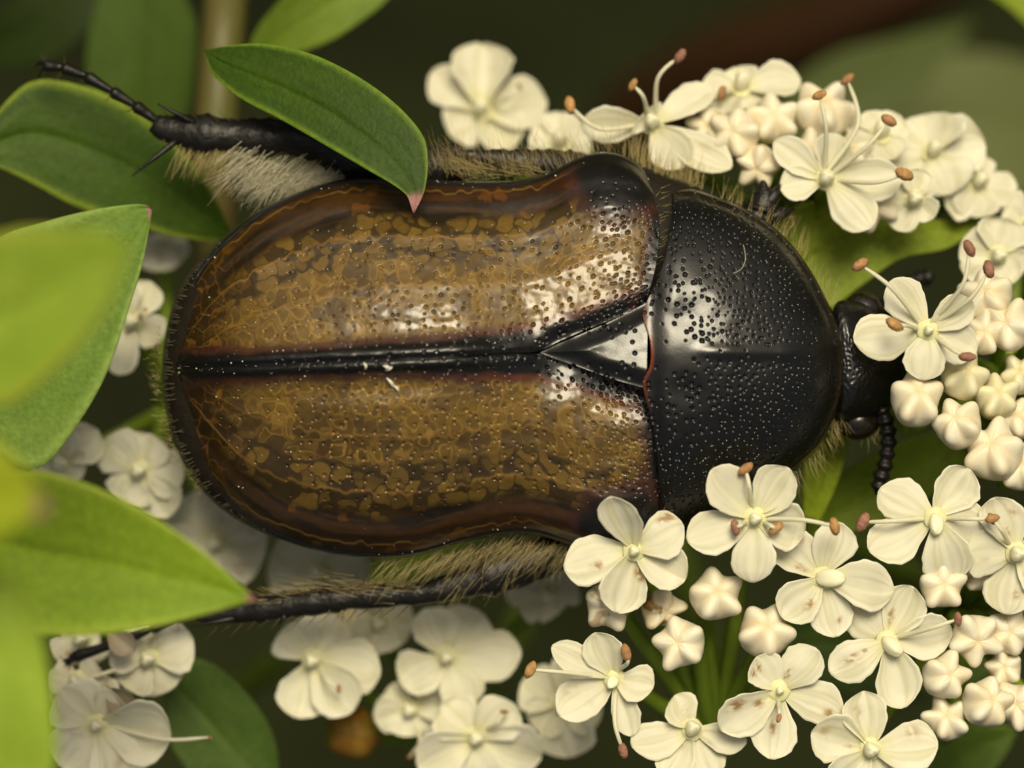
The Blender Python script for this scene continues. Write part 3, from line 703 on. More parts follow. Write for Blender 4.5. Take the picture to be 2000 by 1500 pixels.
def flower(px, py, z, tips, label, node, wd=0.72, stamens=(), tilt=(0, 0), seed=0, stain=0.0, group=None, pist=1.0, tipz=0.0, cup=0.22, tint=None, pistil_dir=None):
    rng = np.random.default_rng(1000 + seed)
    C = P(px, py, z); up = np.array([tilt[0], tilt[1], 1.0]); up /= np.linalg.norm(up)
    o = thing('flower', C - up * 0.9, label, 'flower', group)
    fl = {'o': o, 'up': up}
    for t in tips:
        tx, ty = t[0], t[1]; tz = z + tipz + (t[2] if len(t) > 2 else rng.uniform(-0.15, 0.25)) - ((tx - px) * tilt[0] - (ty - py) * tilt[1]) / PX
        w_ = (t[3] if len(t) > 3 else 1.0) * wd * rng.uniform(0.93, 1.07)
        petal(fl, C, P(tx, ty, tz), w_, rng, cup * rng.uniform(-0.7, 1.7), stain * (rng.random() < 0.75), tint)
    # calyx tube and disc
    R = frame(up)
    prof = [(0.10, -1.0), (0.26, -0.85), (0.34, -0.5), (0.32, -0.15), (0.36, 0.02), (0.33, 0.10), (0.22, 0.12), (0.10, 0.16)]
    th = np.linspace(0, 2 * math.pi, 20, endpoint=False)
    V = np.concatenate([np.stack([r * np.cos(th) * (1 + .05 * np.cos(5 * th)), r * np.sin(th) * (1 + .05 * np.cos(5 * th)), np.full(20, h)], -1) for r, h in prof]) @ R.T + C
    cc = np.repeat(np.array([lin(130, 150, 60)] * 3 + [lin(200, 205, 130), lin(236, 234, 196), lin(232, 230, 184), lin(224, 222, 168), lin(224, 222, 168)]), 20, 0)
    mesh_obj('calyx', V, gridF(len(prof), 20, True), M['bud'], o, col=cc)
    if pist:
        pd = up + (np.array([0, 0, 0]) if pistil_dir is None else np.array([pistil_dir[0], -pistil_dir[1], 0]))
        pd = pd / np.linalg.norm(pd)
        def pf(t_, p_): return 1 + 0.12 * np.cos(3 * p_) * np.sin(t_)
        V, F = ball(C + up * 0.18 + pd * 0.22 * pist, np.array([0.25, 0.24, 0.42]) * pist, frame(pd), 14, 18, pf)
        mesh_obj('pistil', V, F, M['bud'], o, col=lin(240, 237, 206))
    for s in stamens:
        ax, ay, az = s[:3]; A = P(ax, ay, z + az); a0 = math.atan2(A[1] - C[1], A[0] - C[0])
        B = C + np.array([math.cos(a0), math.sin(a0), 0]) * 0.30
        mid = B * 0.45 + A * 0.55 + np.array([0, 0, 0.35 + 0.1 * rng.random()]) + np.cross(A - B, [0, 0, 1.0]) * (s[3] if len(s) > 3 else rng.normal() * 0.06)
        c = spline([B - np.array([0, 0, .1]), mid, A], 26)
        V, F = tube(c, np.interp(np.linspace(0, 1, 26), [0, .85, 1], [0.085, 0.062, 0.03]), 8)
        st = mesh_obj('stamen', V, F, M['petal'], o, col=CREAM * np.array([.98, .98, .92]))
        dr = RNG.normal(size=3) * 0.4 + np.array([A[0] - B[0], A[1] - B[1], 0]) * 0.3; dr[2] *= 0.3
        anther(st, A + np.array([0, 0, 0.03]), np.cross(dr, [0, 0, 1]) * rng.uniform(.3, 1) + dr * 0.5 + 1e-3, 0.26 * (s[4] if len(s) > 4 else 1) * rng.uniform(0.9, 1.1), ANTH[rng.integers(3)])
    N_ = NODES[node]; b0 = C - up * 0.9
    c = spline([b0 + up * 0.1, b0 - up * 1.2 + (N_ - b0) * 0.08, b0 * 0.4 + N_ * 0.6 + np.array([0, 0, -0.5]), N_], 24)
    V, F = tube(c, np.interp(np.linspace(0, 1, 24), [0, .1, 1], [0.15, 0.22, 0.28]), 10); mesh_obj('pedicel', V, F, M['stem'], o, col=lin(132, 156, 52))
    return o
def around(px, py, r, a0, n=5, ex=1.0, rot=0.0, sd=0):
    rg = np.random.default_rng(sd + 5); out = []
    for k in range(n):
        a = math.radians(a0 + 360 * k / n) + rg.normal() * 0.10; rr = r * rg.uniform(.92, 1.08)
        out.append((px + rr * math.cos(a), py - ex * rr * math.sin(a)))
    return out

# open flowers beside the head and below the pronotum (sharp)
flower(1812, 645, 1.9, [(1740, 548), (1667, 668, 0.1), (1798, 742, 0.1, 1.02), (1898, 585, .3, .8), (1905, 690, -.1, .9)],
       'open cream flower with five long brown-tipped stamens in front of the beetle head', 'head', 0.70,
       [(1680, 517, 0.9, 0.05), (1893, 485, 1.1, 0.12), (1931, 526, 1.0), (1747, 634, 1.2), (1889, 697, 1.0)], seed=1, pist=0.6)
flower(1474, 1012, 2.5, [(1384, 925, .7), (1540, 915, .5, 1.05), (1343, 1058, 0.1), (1472, 1138, 0), (1570, 1040, -.2)],
       'open cream flower lapping over the lower margin of the black pronotum', 'lower', 0.72,
       [(1456, 916, 0.5, 0, .9), (1630, 1028, 0.7, -0.05, 1.1), (1436, 1030, .5, 0, .9), (1515, 1032, .45, 0, .9)], seed=2, pist=0.8)
flower(1606, 1128, 1.5, [(1520, 1042), (1643, 1020, .1, .95), (1746, 1148, 0, 1.05), (1632, 1244, 0, .95), (1528, 1208)],
       'open cream flower with fat oblong pistil and faint brown petal stains between two buds', 'lower', 0.74, [(1530, 1215, -.9, 0, .5)], seed=3, stain=0.7, pist=1.15, pistil_dir=(2.2, 0))
flower(1826, 1012, 1.7, [(1722, 948), (1893, 915, 0, .95), (1698, 1078, .1), (1868, 1135, -.3, 1.05), (1925, 1030, -.1)],
       'open cream flower with one orange anther held out towards the beetle antenna', 'right', 0.74,
       [(1685, 1020, 0.2, 0, 1.15), (1937, 1013, .5, 0, .75)], seed=4, pist=0.9, pistil_dir=(0, 1.6))
flower(1732, 1252, 1.3, [(1788, 1148, .1), (1860, 1242, 0, 1.05), (1776, 1378, 0, 1.02), (1622, 1318, .2, .95), (1662, 1182, -.3)],
       'open cream flower with brown scar on one petal beside a rounded bud', 'right', 0.74, [(1871, 1209, 1.0, 0, .8)], seed=5, stain=0.9, pist=1.0, pistil_dir=(1, 1))
flower(1522, 1348, 1.4, [(1480, 1282, .4, .9), (1595, 1266, .2), (1650, 1388, .1), (1502, 1482, .1, 1.05), (1412, 1432, .1)],
       'open cream flower with brown-edged petals and a tiny dark purple anther', 'lower', 0.70, [(1521, 1402, 1.0, 0, .5)], seed=6, stain=1.0, pist=0.5)
flower(1700, 1462, 1.6, [(1690, 1350, .2), (1584, 1436, .3), (1832, 1464, .1, 1.05), (1760, 1560), (1630, 1550)],
       'broad-petalled unspotted cream flower beside the lowest round bud', 'right', 0.76, seed=7, stain=0.4, pist=1.0)
flower(1352, 1425, 0.6, [(1312, 1362, .2), (1236, 1464, .2), (1458, 1452, .1, .8), (1395, 1520), (1300, 1520)],
       'half-turned cream flower with narrow petals beside a green stalk', 'lower', 0.62, seed=8, stain=.3, pist=1.0, tilt=(0, .2))
flower(1200, 1325, 0.8, [(1080, 1258, .5, .8), (1165, 1234, .5), (1276, 1345, .2, .9), (1095, 1402, .1, 1.1), (1240, 1436, .1, .75)],
       'ragged cream flower with three rusty anthers on long stamens under the wing case', 'lower', 0.64,
       [(1036, 1308, .8, 0.02), (1223, 1275, .9, .25), (1217, 1466, .5, 0.08)], seed=9, stain=0.25, pist=0.7, pistil_dir=(-.6, .8))
flower(1238, 1075, 2.5, [(1196, 968, 1.3, .85), (1100, 1098, .2), (1335, 1025, .1), (1340, 1130, .1), (1200, 1195, -.1)],
       'brown-spotted cream flower touching the wing case shoulder', 'lower', 0.76, seed=10, stain=1.3, pist=0.7)
flower(1985, 1080, 1.5, [(1948, 968, .2), (1884, 1090, .1), (1966, 1200, .1), (2080, 1050), (2060, 1160)],
       'cream flower with a small brown anther lying on its upper petal beside the bud row', 'right', 0.74, [(1938, 1013, .9, 0, .8)], seed=11, stain=.5)
# shaded flowers under the wing cases
flower(610, 1288, -4.0, [(560, 1222), (745, 1305, .2, 1.1), (580, 1402), (640, 1195), (690, 1390)], 'shaded cream flower with one hooked brown stamen below the hind leg', 'under', 0.86,
       [(662, 1345, 0.9, .1, .5)], seed=12, pist=1.0)
flower(872, 1282, -4.6, [(838, 1185), (1018, 1285, .1, 1.0), (785, 1340), (925, 1378, 0, 1.0), (940, 1195)], 'dim cream flower with broad round petals between the hind leg and the ragged flower', 'under', 0.84, seed=13, pist=.9)
flower(930, 1440, -3.8, [(860, 1378), (1005, 1375), (812, 1492), (1060, 1470), (930, 1545)], 'cream flower with a yellow-green centre below the dim round-petalled flower', 'under', 0.84,
       [(985, 1390, .8, .1, .5)], seed=14, stain=.2)
flower(1095, 1372, -5.2, [(1020, 1330), (1140, 1290), (1110, 1480, 0, 1.2), (1040, 1420), (1175, 1400)], 'dim cream flower hidden behind the ragged flower', 'under', 0.84, seed=15)
flower(800, 1385, -5.4, [(760, 1340), (880, 1365), (790, 1440), (730, 1400), (850, 1420)], 'small dim cream flower squeezed between two larger shaded flowers', 'under', 0.62, [(800, 1478, .4, -.3, .3)], seed=16)
flower(740, 1215, -5.8, [(700, 1150), (800, 1180), (770, 1270), (690, 1260), (660, 1190)], 'dim cream flower deep below the hind leg shin', 'under', 0.8, seed=17)
flower(1070, 1160, -6.2, [(1040, 1100), (1120, 1130), (1100, 1190), (1010, 1180), (990, 1130)], 'dim blurred cream flower under the hairy thigh', 'under', 0.72, seed=18)
flower(420, 1060, -6.0, [(340, 985, 0, 1.3), (470, 980, 0, 1.4), (520, 1075, 0, 1.4), (430, 1150, 0, 1.4), (330, 1090, 0, 1.2)], 'greyish shaded flower tucked under the tail end of the wing cases', 'behind', 0.9, seed=19, stain=.3)
flower(620, 1115, -6.6, [(540, 1060, 0, 1.2), (690, 1060, 0, 1.3), (720, 1140, 0, 1.2), (620, 1190, 0, 1.2), (530, 1160, 0, 1.2)], 'greyish shaded flower between the wing case rim and the hind leg', 'behind', 0.95, seed=20)
flower(272, 918, -4.2, [(205, 858, .1, 1.05), (300, 850), (360, 930), (240, 985, 0, 1.1), (330, 1010)], 'shaded cream flower with two round petals beside the beetle tail', 'behind', 0.80, seed=21, stain=.2)
flower(120, 905, -4.0, [(190, 838, .1), (110, 830), (60, 900), (90, 975), (165, 925, 0, .8)], 'cream flower half hidden by the two overlapping light green leaves', 'behind', 0.80, seed=22)
flower(258, 628, -4.4, [(290, 548, 0, .95), (318, 660, 0, .85), (228, 732, 0, .85), (180, 640), (220, 560)], 'cream flower peeping out between the tail and the large soft green leaf', 'behind', 0.72, [(282, 606, .7, .1, .4)], seed=23)
flower(310, 470, -7.5, [(345, 520), (300, 530), (340, 440), (270, 500)], 'dim greyish flower in the dark gap above the tail', 'behind', 0.75, seed=24)
# corner
flower(290, 1285, -2.8, [(375, 1245, .1, 1.1), (338, 1345, 0, 1.05), (240, 1340), (215, 1260), (300, 1220)], 'cream flower with two round petals below the beetle claw', 'corner', 0.80,
       [(160, 1330, .5, 0, .2)], seed=25, stain=.3)
flower(160, 1245, -3.2, [(120, 1235), (195, 1240, 0, 1.1), (180, 1300), (110, 1290)], 'browning cream flower directly behind the beetle claw', 'corner', 0.60, seed=26, stain=1.2)
flower(190, 1415, -1.8, [(120, 1345, .3, 1.1), (250, 1385, .2, 1.1), (335, 1440, .1, 1.1), (260, 1530), (120, 1500, .2, 1.1)], 'large blurred cream flower with one long bare stamen in the corner of yellowish leaves', 'corner', 0.95,
       [(410, 1440, .3, .06, .3)], seed=27, stain=.3, pist=.8)
flower(150, 1330, -2.4, [(100, 1310), (200, 1310), (230, 1372), (120, 1390), (95, 1350)], 'rumpled cream flower with rusty patches between claw and corner flower', 'corner', 0.6, seed=28, stain=1.3)
# the bunch above
flower(942, 218, -7.5, [(836, 150, .1, .8), (948, 84, .2, 1.1), (1068, 198, .2, 1.0), (1010, 285), (880, 265)], 'lone blurred cream flower with pointed petals above the amber wing cases', 'far', 0.90, [(1015, 170, 1.0, .1, .4)], seed=29, pist=1.0, stain=.15, tilt=(-.1, .3), cup=.35)
flower(1095, 285, -5.0, [(1098, 218), (1040, 250), (1150, 260), (1120, 320), (1060, 330)], 'blurred cream flower half hidden by the golden hair fringe', 'far', 0.7, seed=30, tilt=(-.1, .5))
flower(1275, 245, -2.2, [(1135, 240, .3, .75), (1255, 222, .4, .9), (1390, 165, -.1, .8), (1430, 325, .2, .9), (1330, 330, .1)], 'cream flower with three arching stamens above the wing case shoulder', 'upper', 0.72,
       [(1113, 206, .5, -.22, 1.0), (1236, 166, 1.0, .1, .8), (1328, 110, .9, -.2, .9)], seed=31, stain=.2, tilt=(-.1, .25))
flower(1448, 175, -3.4, [(1390, 215), (1440, 132), (1565, 165, .1), (1480, 205), (1370, 180)], 'flattened side-on cream flower at the top of the upper bunch', 'upper', 0.62, [(1410, 182, .9, 0, .9)], seed=32, tilt=(0, .7))
flower(1612, 352, -0.9, [(1508, 282, .1, .7), (1522, 362, .1, .85), (1704, 444, .2, 1.0), (1762, 348, .1, .95), (1640, 262, 0, .9)], 'cream flower with four stamens next to the black fore leg', 'upper', 0.74,
       [(1600, 186, 1.0, .05, .9), (1766, 340, 1.3, .1, 1.0), (1736, 235, .6, .05, .9), (1655, 155, -.6, .2, .9)], seed=33, tilt=(0, .15))
flower(1820, 300, -3.6, [(1740, 270), (1830, 222, .1, 1.1), (1920, 270, 0, 1.1), (1860, 378, 0, 1.1), (1750, 370, 0, 1.1)], 'blurred cream flower with crowded petals at the end of the upper bunch', 'upper', 0.88, seed=34, tilt=(.1, .35))
flower(1905, 360, -4.2, [(1900, 300), (1985, 372, .1, .8), (1900, 425), (1840, 400, 0, 1.1), (1840, 310)], 'blurred cream flower drooping beyond the crowded one', 'upper', 0.80, seed=35, tilt=(.3, .3))
flower(1785, 388, -1.8, [(1825, 425, .1, .8), (1750, 450, 0, 1.0), (1730, 370), (1800, 330)], 'small cream flower drooping under a dark brown anther', 'upper', 0.58, seed=36)
flower(1720, 265, -2.8, [(1690, 220, .1, .8), (1760, 230), (1750, 310), (1680, 300), (1650, 250)], 'cream flower with upright narrow petals in the middle of the upper bunch', 'upper', 0.62, seed=37, tilt=(0, .5))
flower(1948, 500, -2.4, [(1880, 468), (1965, 425, .1, 1.1), (2020, 460), (1990, 545), (1905, 560)], 'blurred cream flower behind the long stamens of the head flower', 'head', 0.78, seed=38)
flower(2010, 440, -3.4, [(1955, 420, .1), (2000, 400), (2060, 470), (1975, 480)], 'partly shown blurred cream flower beyond the one behind the stamens', 'head', 0.78, seed=39)

# ------------------------------------------------------------------ buds
BUDC = np.array([0.85, 0.81, 0.66])
def bud(px, py, z, r, tilt, rot, label, group, node, stain=0.0, green=0.0, seed=0, shade=1.0):
    rng = np.random.default_rng(4000 + seed)
    Rm = r / PX; C = P(px, py, z)
    up = np.array([tilt[0], tilt[1], 1.0]); up /= np.linalg.norm(up)
    a = math.radians(rot); R = frame(up, [math.cos(a), math.sin(a), 0])
    amp = rng.uniform(0.9, 1.15)
    lob = 0.62 + 0.55 * rng.random(5)
    def f(th, ph):
        k = np.cos(5 * ph); lobe = (0.5 + 0.5 * k) ** 1.15
        idx = np.round(ph / (2 * math.pi / 5)).astype(int) % 5
        la = lob[idx]
        horn = np.exp(-((th - 1.05) / 0.42) ** 2)
        g = np.exp(-((1 - np.abs(np.sin(2.5 * ph))) / 0.06)) * np.exp(-((th - 0.8) / 0.7) ** 2)      # seam between petals
        keel = np.exp(-((1 - np.abs(np.cos(2.5 * ph))) / 0.03)) * np.exp(-((th - 0.5) / 0.4) ** 2)
        base = 0.76 + 0.38 * amp * la * lobe * horn - 0.035 * g - 0.02 * keel
        base = base - 0.12 * np.exp(-(th / 0.30) ** 2)
        base = base + 0.10 * np.exp(-((th - 1.9) / 0.5) ** 2) * (0.6 + 0.4 * lobe)
        return base
    V, F = ball(C, np.array([Rm * rng.uniform(.92, 1.06), Rm * rng.uniform(.92, 1.06), Rm * rng.uniform(.95, 1.15)]), R, 40, 75, f)
    th = np.repeat(np.linspace(0, math.pi, 40), 75)
    loc = (V - C) @ R / Rm
    col = np.broadcast_to(BUDC * shade, V.shape)
    phb = np.tile(np.linspace(0, 2 * math.pi, 75, endpoint=False), 40)
    col = mixc(col, lin(214, 190, 132), 0.6 * np.exp(-((1 - np.abs(np.sin(2.5 * phb))) / 0.02)) * np.exp(-((th - 0.6) / 0.7) ** 2))
    col = mixc(col, lin(232, 208, 158), 0.7 * fbm(loc[:, 0] * 1.7 + seed * 3 + 20, loc[:, 1] * 1.7 + loc[:, 2] * 1.3 + 20, 31) ** 1.5)
    col = mixc(col, lin(230, 206, 150), 0.5 * np.exp(-(th / 0.3) ** 2))
    col = mixc(col, lin(190, 200, 110), np.clip(green + sst(1.9, 2.6, th) * 0.8, 0, 1))
    if stain: col = mixc(col, STAIN * 0.7, np.minimum(1, stain) * sst(0.52, 0.7, fbm(loc[:, 0] * 2.2 + seed * 7 + 50, loc[:, 1] * 2.2 + loc[:, 2] + 50, 9)))
    o = thing('flower_bud', C - up * Rm, label, 'bud', group)
    mesh_obj('petal_ball', V, F, M['bud'], o, col=col)
    b0 = C - up * Rm * 0.82
    prof = [(0.10, -0.75), (0.30, -0.45), (0.42, -0.1), (0.46, 0.15), (0.40, 0.2)]
    th2 = np.linspace(0, 2 * math.pi, 15, endpoint=False)
    V = np.concatenate([np.stack([q * np.cos(th2), q * np.sin(th2), np.full(15, h)], -1) for q, h in prof]) * Rm @ R.T + b0
    mesh_obj('calyx', V, gridF(len(prof), 15, True), M['stem'], o, col=lin(140, 158, 62))
    N_ = NODES[node]; b1 = b0 - up * Rm * 0.6
    c = spline([b1, b1 - up * 1.0 + (N_ - b1) * 0.1, b1 * 0.4 + N_ * 0.6 + np.array([0, 0, -0.4]), N_], 22)
    V, F = tube(c, np.interp(np.linspace(0, 1, 22), [0, .1, 1], [0.14, 0.24, 0.28]), 10); mesh_obj('pedicel', V, F, M['stem'], o, col=lin(132, 156, 52))
HL = ['plump cream bud touching the lowest petal of the head flower', 'cream bud between the plump petal-touching bud and the tallest bud', 'greenish bud under the drooping anther of the head flower',
      'cream bud under the two long raised stamens of the head flower', 'cream bud beside the one under the raised stamens', 'cream bud half hidden behind a petal of the head flower',
      'yellow-green bud squeezed between the greenish bud and the tallest bud', 'small yellow-green bud behind the squeezed yellow-green bud', 'tallest cream bud of the row above the flower with the orange anther',
      'cream bud leaning on the tallest bud of the row', 'cream bud sunk behind the tallest bud of the row']
HG = 'buds packed beside the beetle head'
for k, (x, y, z, r, tl, rt) in enumerate([(1788, 782, 1.3, 60, (.1, .45), 90), (1872, 832, 1.2, 57, (-.35, .5), 40), (1880, 738, 1.0, 50, (.2, .5), 70), (1928, 580, .2, 56, (-.3, .4), 20),
        (1972, 640, .6, 52, (-.4, .3), 60), (1915, 655, .6, 44, (.2, .3), 10), (1945, 780, .6, 50, (.1, .5), 30), (1992, 735, .2, 42, (-.2, .4), 50), (1942, 885, 1.1, 62, (-.3, .6), 80), (1995, 915, .6, 52, (-.2, .4), 15),
        (1985, 820, .1, 46, (-.2, .4), 65)]):
    bud(x, y, z, r, tl, rt, HL[k], HG, 'head', green=0.22 if k in (2, 6, 7) else 0, seed=k)
LL = ['cream star bud wedged under the petal of the flower with the orange anther', 'cream star bud under a small pinkish anther', 'cream star bud beside the one under the pinkish anther',
      'cream star bud touching the flower with the brown scar', 'large cream star bud beside the scar-touching bud', 'round closed bud hanging below the scar-touching bud', 'small round bud between the larger star buds',
      'cream bud partly shown beyond the large star bud', 'small cream bud under the flower with an anther on its petal', 'cream bud sunk behind the flower with an anther on its petal']
LG = 'buds packed below the antenna'
for k, (x, y, z, r, tl, rt) in enumerate([(1838, 1145, 1.2, 52, (.1, .2), 20), (1902, 1245, 1.0, 52, (.2, -.2), 50), (1972, 1235, .5, 50, (-.1, .1), 0), (1843, 1322, 1.2, 54, (.35, .2), 75), (1924, 1374, 1.1, 56, (.35, .3), 10),
        (1848, 1408, .7, 48, (-.1, .5), 40), (1962, 1305, .3, 40, (-.2, .2), 30), (1992, 1378, .6, 52, (-.3, .1), 55), (1912, 1120, .2, 40, (0, .2), 25), (1990, 1165, -.3, 44, (0, .1), 5)]):
    bud(x, y, z, r, tl, rt, LL[k], LG, 'right', seed=20 + k)
bud(1396, 1164, 1.2, 60, (.1, .3), 100, 'wide cream star bud on a straight green stalk below the pronotum', None, 'lower', seed=40)
bud(1330, 1256, 1.1, 60, (-.25, .1), 30, 'tall cream star bud next to the browned withered bud', None, 'lower', seed=41)
bud(1494, 1236, 1.0, 62, (.1, .4), 60, 'cream star bud touching the flower with the oblong pistil', None, 'lower', seed=42)
bud(1190, 1180, 1.2, 55, (0, -.1), 80, 'brown-spotted cream bud beneath the spotted flower', None, 'lower', stain=0.7, seed=43)
bud(1290, 1188, 0.4, 46, (.3, -.2), 10, 'withered rusty brown bud among the cream buds', None, 'lower', stain=1.3, seed=44)
UL = ['round blurred bud with its closed crown turned to the wing case shoulder', 'blurred bud under the flattened side-on flower', 'largest blurred bud with two brown anthers standing before it',
      'blurred bud hanging over the black fore leg', 'blurred bud behind the flower with three arching stamens', 'smooth round bud under the dark brown anther', 'blurred bud behind the flower next to the fore leg', 'blurred bud behind the upright narrow petals']
UG = 'round buds in the bunch above the pronotum'
for k, (x, y, z, r, tl, rt) in enumerate([(1438, 262, -2.0, 54, (-.4, .2), 0), (1508, 238, -2.6, 56, (.1, .5), 30), (1606, 222, -2.8, 64, (.1, .9), 60), (1482, 322, -1.9, 46, (-.2, -.4), 10), (1388, 252, -2.8, 46, (-.4, .2), 20),
        (1700, 395, -1.8, 54, (.2, -.3), 45), (1580, 300, -2.6, 46, (0, .4), 15), (1660, 300, -2.6, 46, (.1, .5), 15)]):
    bud(x, y, z, r, tl, rt, UL[k], UG, 'upper', seed=60 + k)

# ------------------------------------------------------------------ leaves
def leaf(A, B, zA, zB, label, col, col2, tip=0.0, bow=0.12, fold=0.10, twist=0.0, th=0.16, mid=0.5, edgec=None, n=70, m=31, group=None, seed=0, petiole=None):
    """A, B: the two margins as photo pixels, both from base to tip; zA, zB: height (mm) at base and tip"""
    a = spline(A, n); b = spline(B, n)
    u = np.linspace(0, 1, n)[:, None]; v = np.linspace(0, 1, m)[None, :]
    wid = np.hypot(*(a - b).T)[:, None] / PX
    vv = (v - mid) * 2
    Z = zA + (zB - zA) * u + bow * 6 * np.sin(math.pi * u) + fold * wid * (np.abs(vv) ** 1.5) + twist * wid * (v - 0.5)
    Z = Z - 0.05 * wid * np.exp(-(vv / 0.08) ** 2) * (1 - u) + 0.10 * (fbm(u * 5 + seed, v * 4 + seed, 3) - 0.5)
    X = a[:, 0:1] * (1 - v) + b[:, 0:1] * v; Y = a[:, 1:2] * (1 - v) + b[:, 1:2] * v
    pos = PA(X, Y, Z); top = pos.reshape(-1, 3); bot = top + np.array([0, 0, -th])
    G = gridF(n, m); k = n * m
    ring = np.concatenate([np.arange(m), np.arange(1, n) * m + m - 1, (n - 1) * m + np.arange(m - 2, -1, -1), np.arange(n - 2, 0, -1) * m]); r2 = np.roll(ring, -1)
    F = np.concatenate([G, (G + k)[:, ::-1], np.stack([ring, ring + k, r2 + k, r2], -1)])
    c = mixc(np.broadcast_to(col, (n, m, 3)), col2, fbm(u * 3 + seed * 3.1, v * 5 + seed, 5) * 0.9)
    vein = np.exp(-(vv / 0.05) ** 2) * 0.35
    c = mixc(c, col * 0.6 + col2 * 0.9, vein * 0.6)
    if edgec is not None: c = mixc(c, edgec, sst(0.80, 1.0, np.abs(v - 0.5) * 2))
    if tip: c = mixc(c, lin(176, 124, 124), sst(1 - tip, 1 - tip * 0.55, u + 0 * v))
    c = c.reshape(-1, 3)
    o = mesh_obj('leaf', np.concatenate([top, bot]), F, M['leaf'], base=pos[0, m // 2], col=np.concatenate([c, c]))
    tag(o, label, 'leaf', group)
    return o
G1, G2 = lin(74, 104, 18), lin(112, 138, 30)
Y1, Y2 = lin(150, 180, 58), lin(176, 200, 80)
leaf([(398, 98), (450, 88), (520, 86), (610, 106), (700, 150), (775, 205), (826, 265), (836, 320), (830, 368), (822, 390), (809, 416)],
     [(398, 98), (405, 120), (420, 150), (470, 192), (560, 240), (650, 292), (725, 336), (770, 362), (793, 380), (800, 394), (807, 416)],
     -0.6, 2.7, 'dark green pointed leaf with pink tip resting on the beetle wing case', lin(44, 70, 10), lin(66, 92, 18), tip=0.085, bow=0.10, fold=0.0, edgec=lin(112, 142, 44), seed=1, mid=0.6)
leaf([(-60, 300), (-20, 240), (15, 195), (60, 160), (120, 158), (220, 190), (320, 260), (400, 350), (450, 450)],
     [(-60, 310), (0, 328), (70, 362), (140, 400), (210, 425), (280, 445), (340, 462), (400, 470), (450, 472)],
     -3.2, -5.4, 'broad blunt green leaf under the outstretched beetle claw', lin(52, 78, 12), lin(70, 96, 20), bow=0.08, fold=0.0, edgec=lin(130, 150, 46), seed=2)
leaf([(-120, 640), (-60, 520), (0, 462), (90, 432), (180, 410), (250, 400), (282, 400), (296, 408)],
     [(-120, 660), (-60, 820), (20, 900), (80, 912), (140, 845), (205, 735), (252, 600), (280, 505), (296, 412)],
     2.5, 3.6, 'soft green leaf with fine downy edge and pink point beside the tail', lin(92, 124, 40), lin(122, 150, 62), tip=0.03, bow=0.05, fold=0.02, edgec=lin(142, 168, 84), seed=3)
leaf([(-160, 640), (-80, 500), (20, 452), (120, 448), (200, 455), (250, 482)],
     [(-160, 680), (-60, 780), (10, 790), (80, 745), (160, 660), (215, 580), (252, 490)],
     18.0, 24.0, 'bright yellow-green blurred leaf lying over the downy leaf', Y1, Y2, tip=0.0, bow=0.05, fold=0.05, edgec=lin(184, 190, 72), seed=4)
leaf([(-140, 1050), (-60, 950), (40, 918), (140, 935), (260, 985), (370, 1058), (450, 1125), (500, 1172)],
     [(-140, 1090), (-40, 1180), (60, 1235), (160, 1242), (280, 1228), (390, 1202), (460, 1182), (500, 1174)],
     8.0, 10.0, 'fresh green leaf with pink tip touching the beetle hind leg', lin(116, 146, 34), lin(140, 166, 48), tip=0.035, bow=0.06, fold=0.08, edgec=lin(162, 182, 66), seed=5)
leaf([(-100, 1560), (-120, 1350), (-80, 1200), (-20, 1130), (10, 1120)],
     [(60, 1620), (108, 1500), (104, 1380), (80, 1240), (40, 1160), (14, 1122)],
     19.0, 21.0, 'yellow-green blurred leaf standing up beside the corner flower', Y1, Y2, bow=0.06, fold=0.06, seed=6)
leaf([(-160, 960), (-80, 880), (-10, 862), (50, 925), (95, 990)],
     [(-160, 990), (-60, 1060), (0, 1050), (50, 1020), (95, 1000)],
     23.0, 27.0, 'small blurred yellow leaf tip with a brown point', lin(166, 186, 50), lin(190, 198, 64), tip=0.14, bow=0.03, fold=0.05, seed=7)
leaf([(478, 130), (500, 60), (560, -10), (640, -60), (740, -70), (800, -60)],
     [(482, 135), (560, 110), (640, 82), (700, 45), (750, 5), (800, -56)],
     -10.0, -9.0, 'mid green blurred leaf rising behind the dark pointed leaf', lin(92, 118, 34), lin(122, 144, 50), bow=0.1, fold=0.12, seed=8)
leaf([(260, 340), (190, 250), (168, 120), (190, 0), (240, -100)],
     [(275, 340), (350, 260), (382, 140), (370, 10), (250, -100)],
     -16.0, -15.0, 'shadowy upright leaf behind the beetle claw', lin(58, 80, 16), lin(72, 96, 22), bow=0.05, fold=0.05, seed=9)
leaf([(330, 1330), (350, 1285), (420, 1300), (490, 1365), (535, 1440), (545, 1540)],
     [(325, 1340), (320, 1400), (340, 1470), (400, 1540), (470, 1580), (540, 1560)],
     -6.0, -6.5, 'dark green rounded leaf behind the corner flower', lin(66, 92, 30), lin(92, 116, 48), bow=0.05, fold=0.05, seed=10)
leaf([(1500, 560), (1505, 460), (1570, 395), (1700, 400), (1850, 430), (1960, 400)],
     [(1505, 575), (1600, 610), (1680, 560), (1760, 505), (1860, 480), (1960, 402)],
     -3.4, -5.0, 'blurred green leaf under the upper flower bunch beside the pronotum', lin(118, 138, 34), lin(138, 154, 48), bow=0.05, fold=0.1, seed=11)
leaf([(1560, 1060), (1600, 970), (1680, 900), (1800, 850), (1900, 840), (1960, 830)],
     [(1565, 1065), (1660, 1040), (1740, 1010), (1830, 960), (1900, 900), (1962, 834)],
     -6.0, -6.5, 'blurred green leaf below the hanging antenna', lin(112, 136, 32), lin(132, 152, 46), bow=0.05, fold=0.12, seed=12)
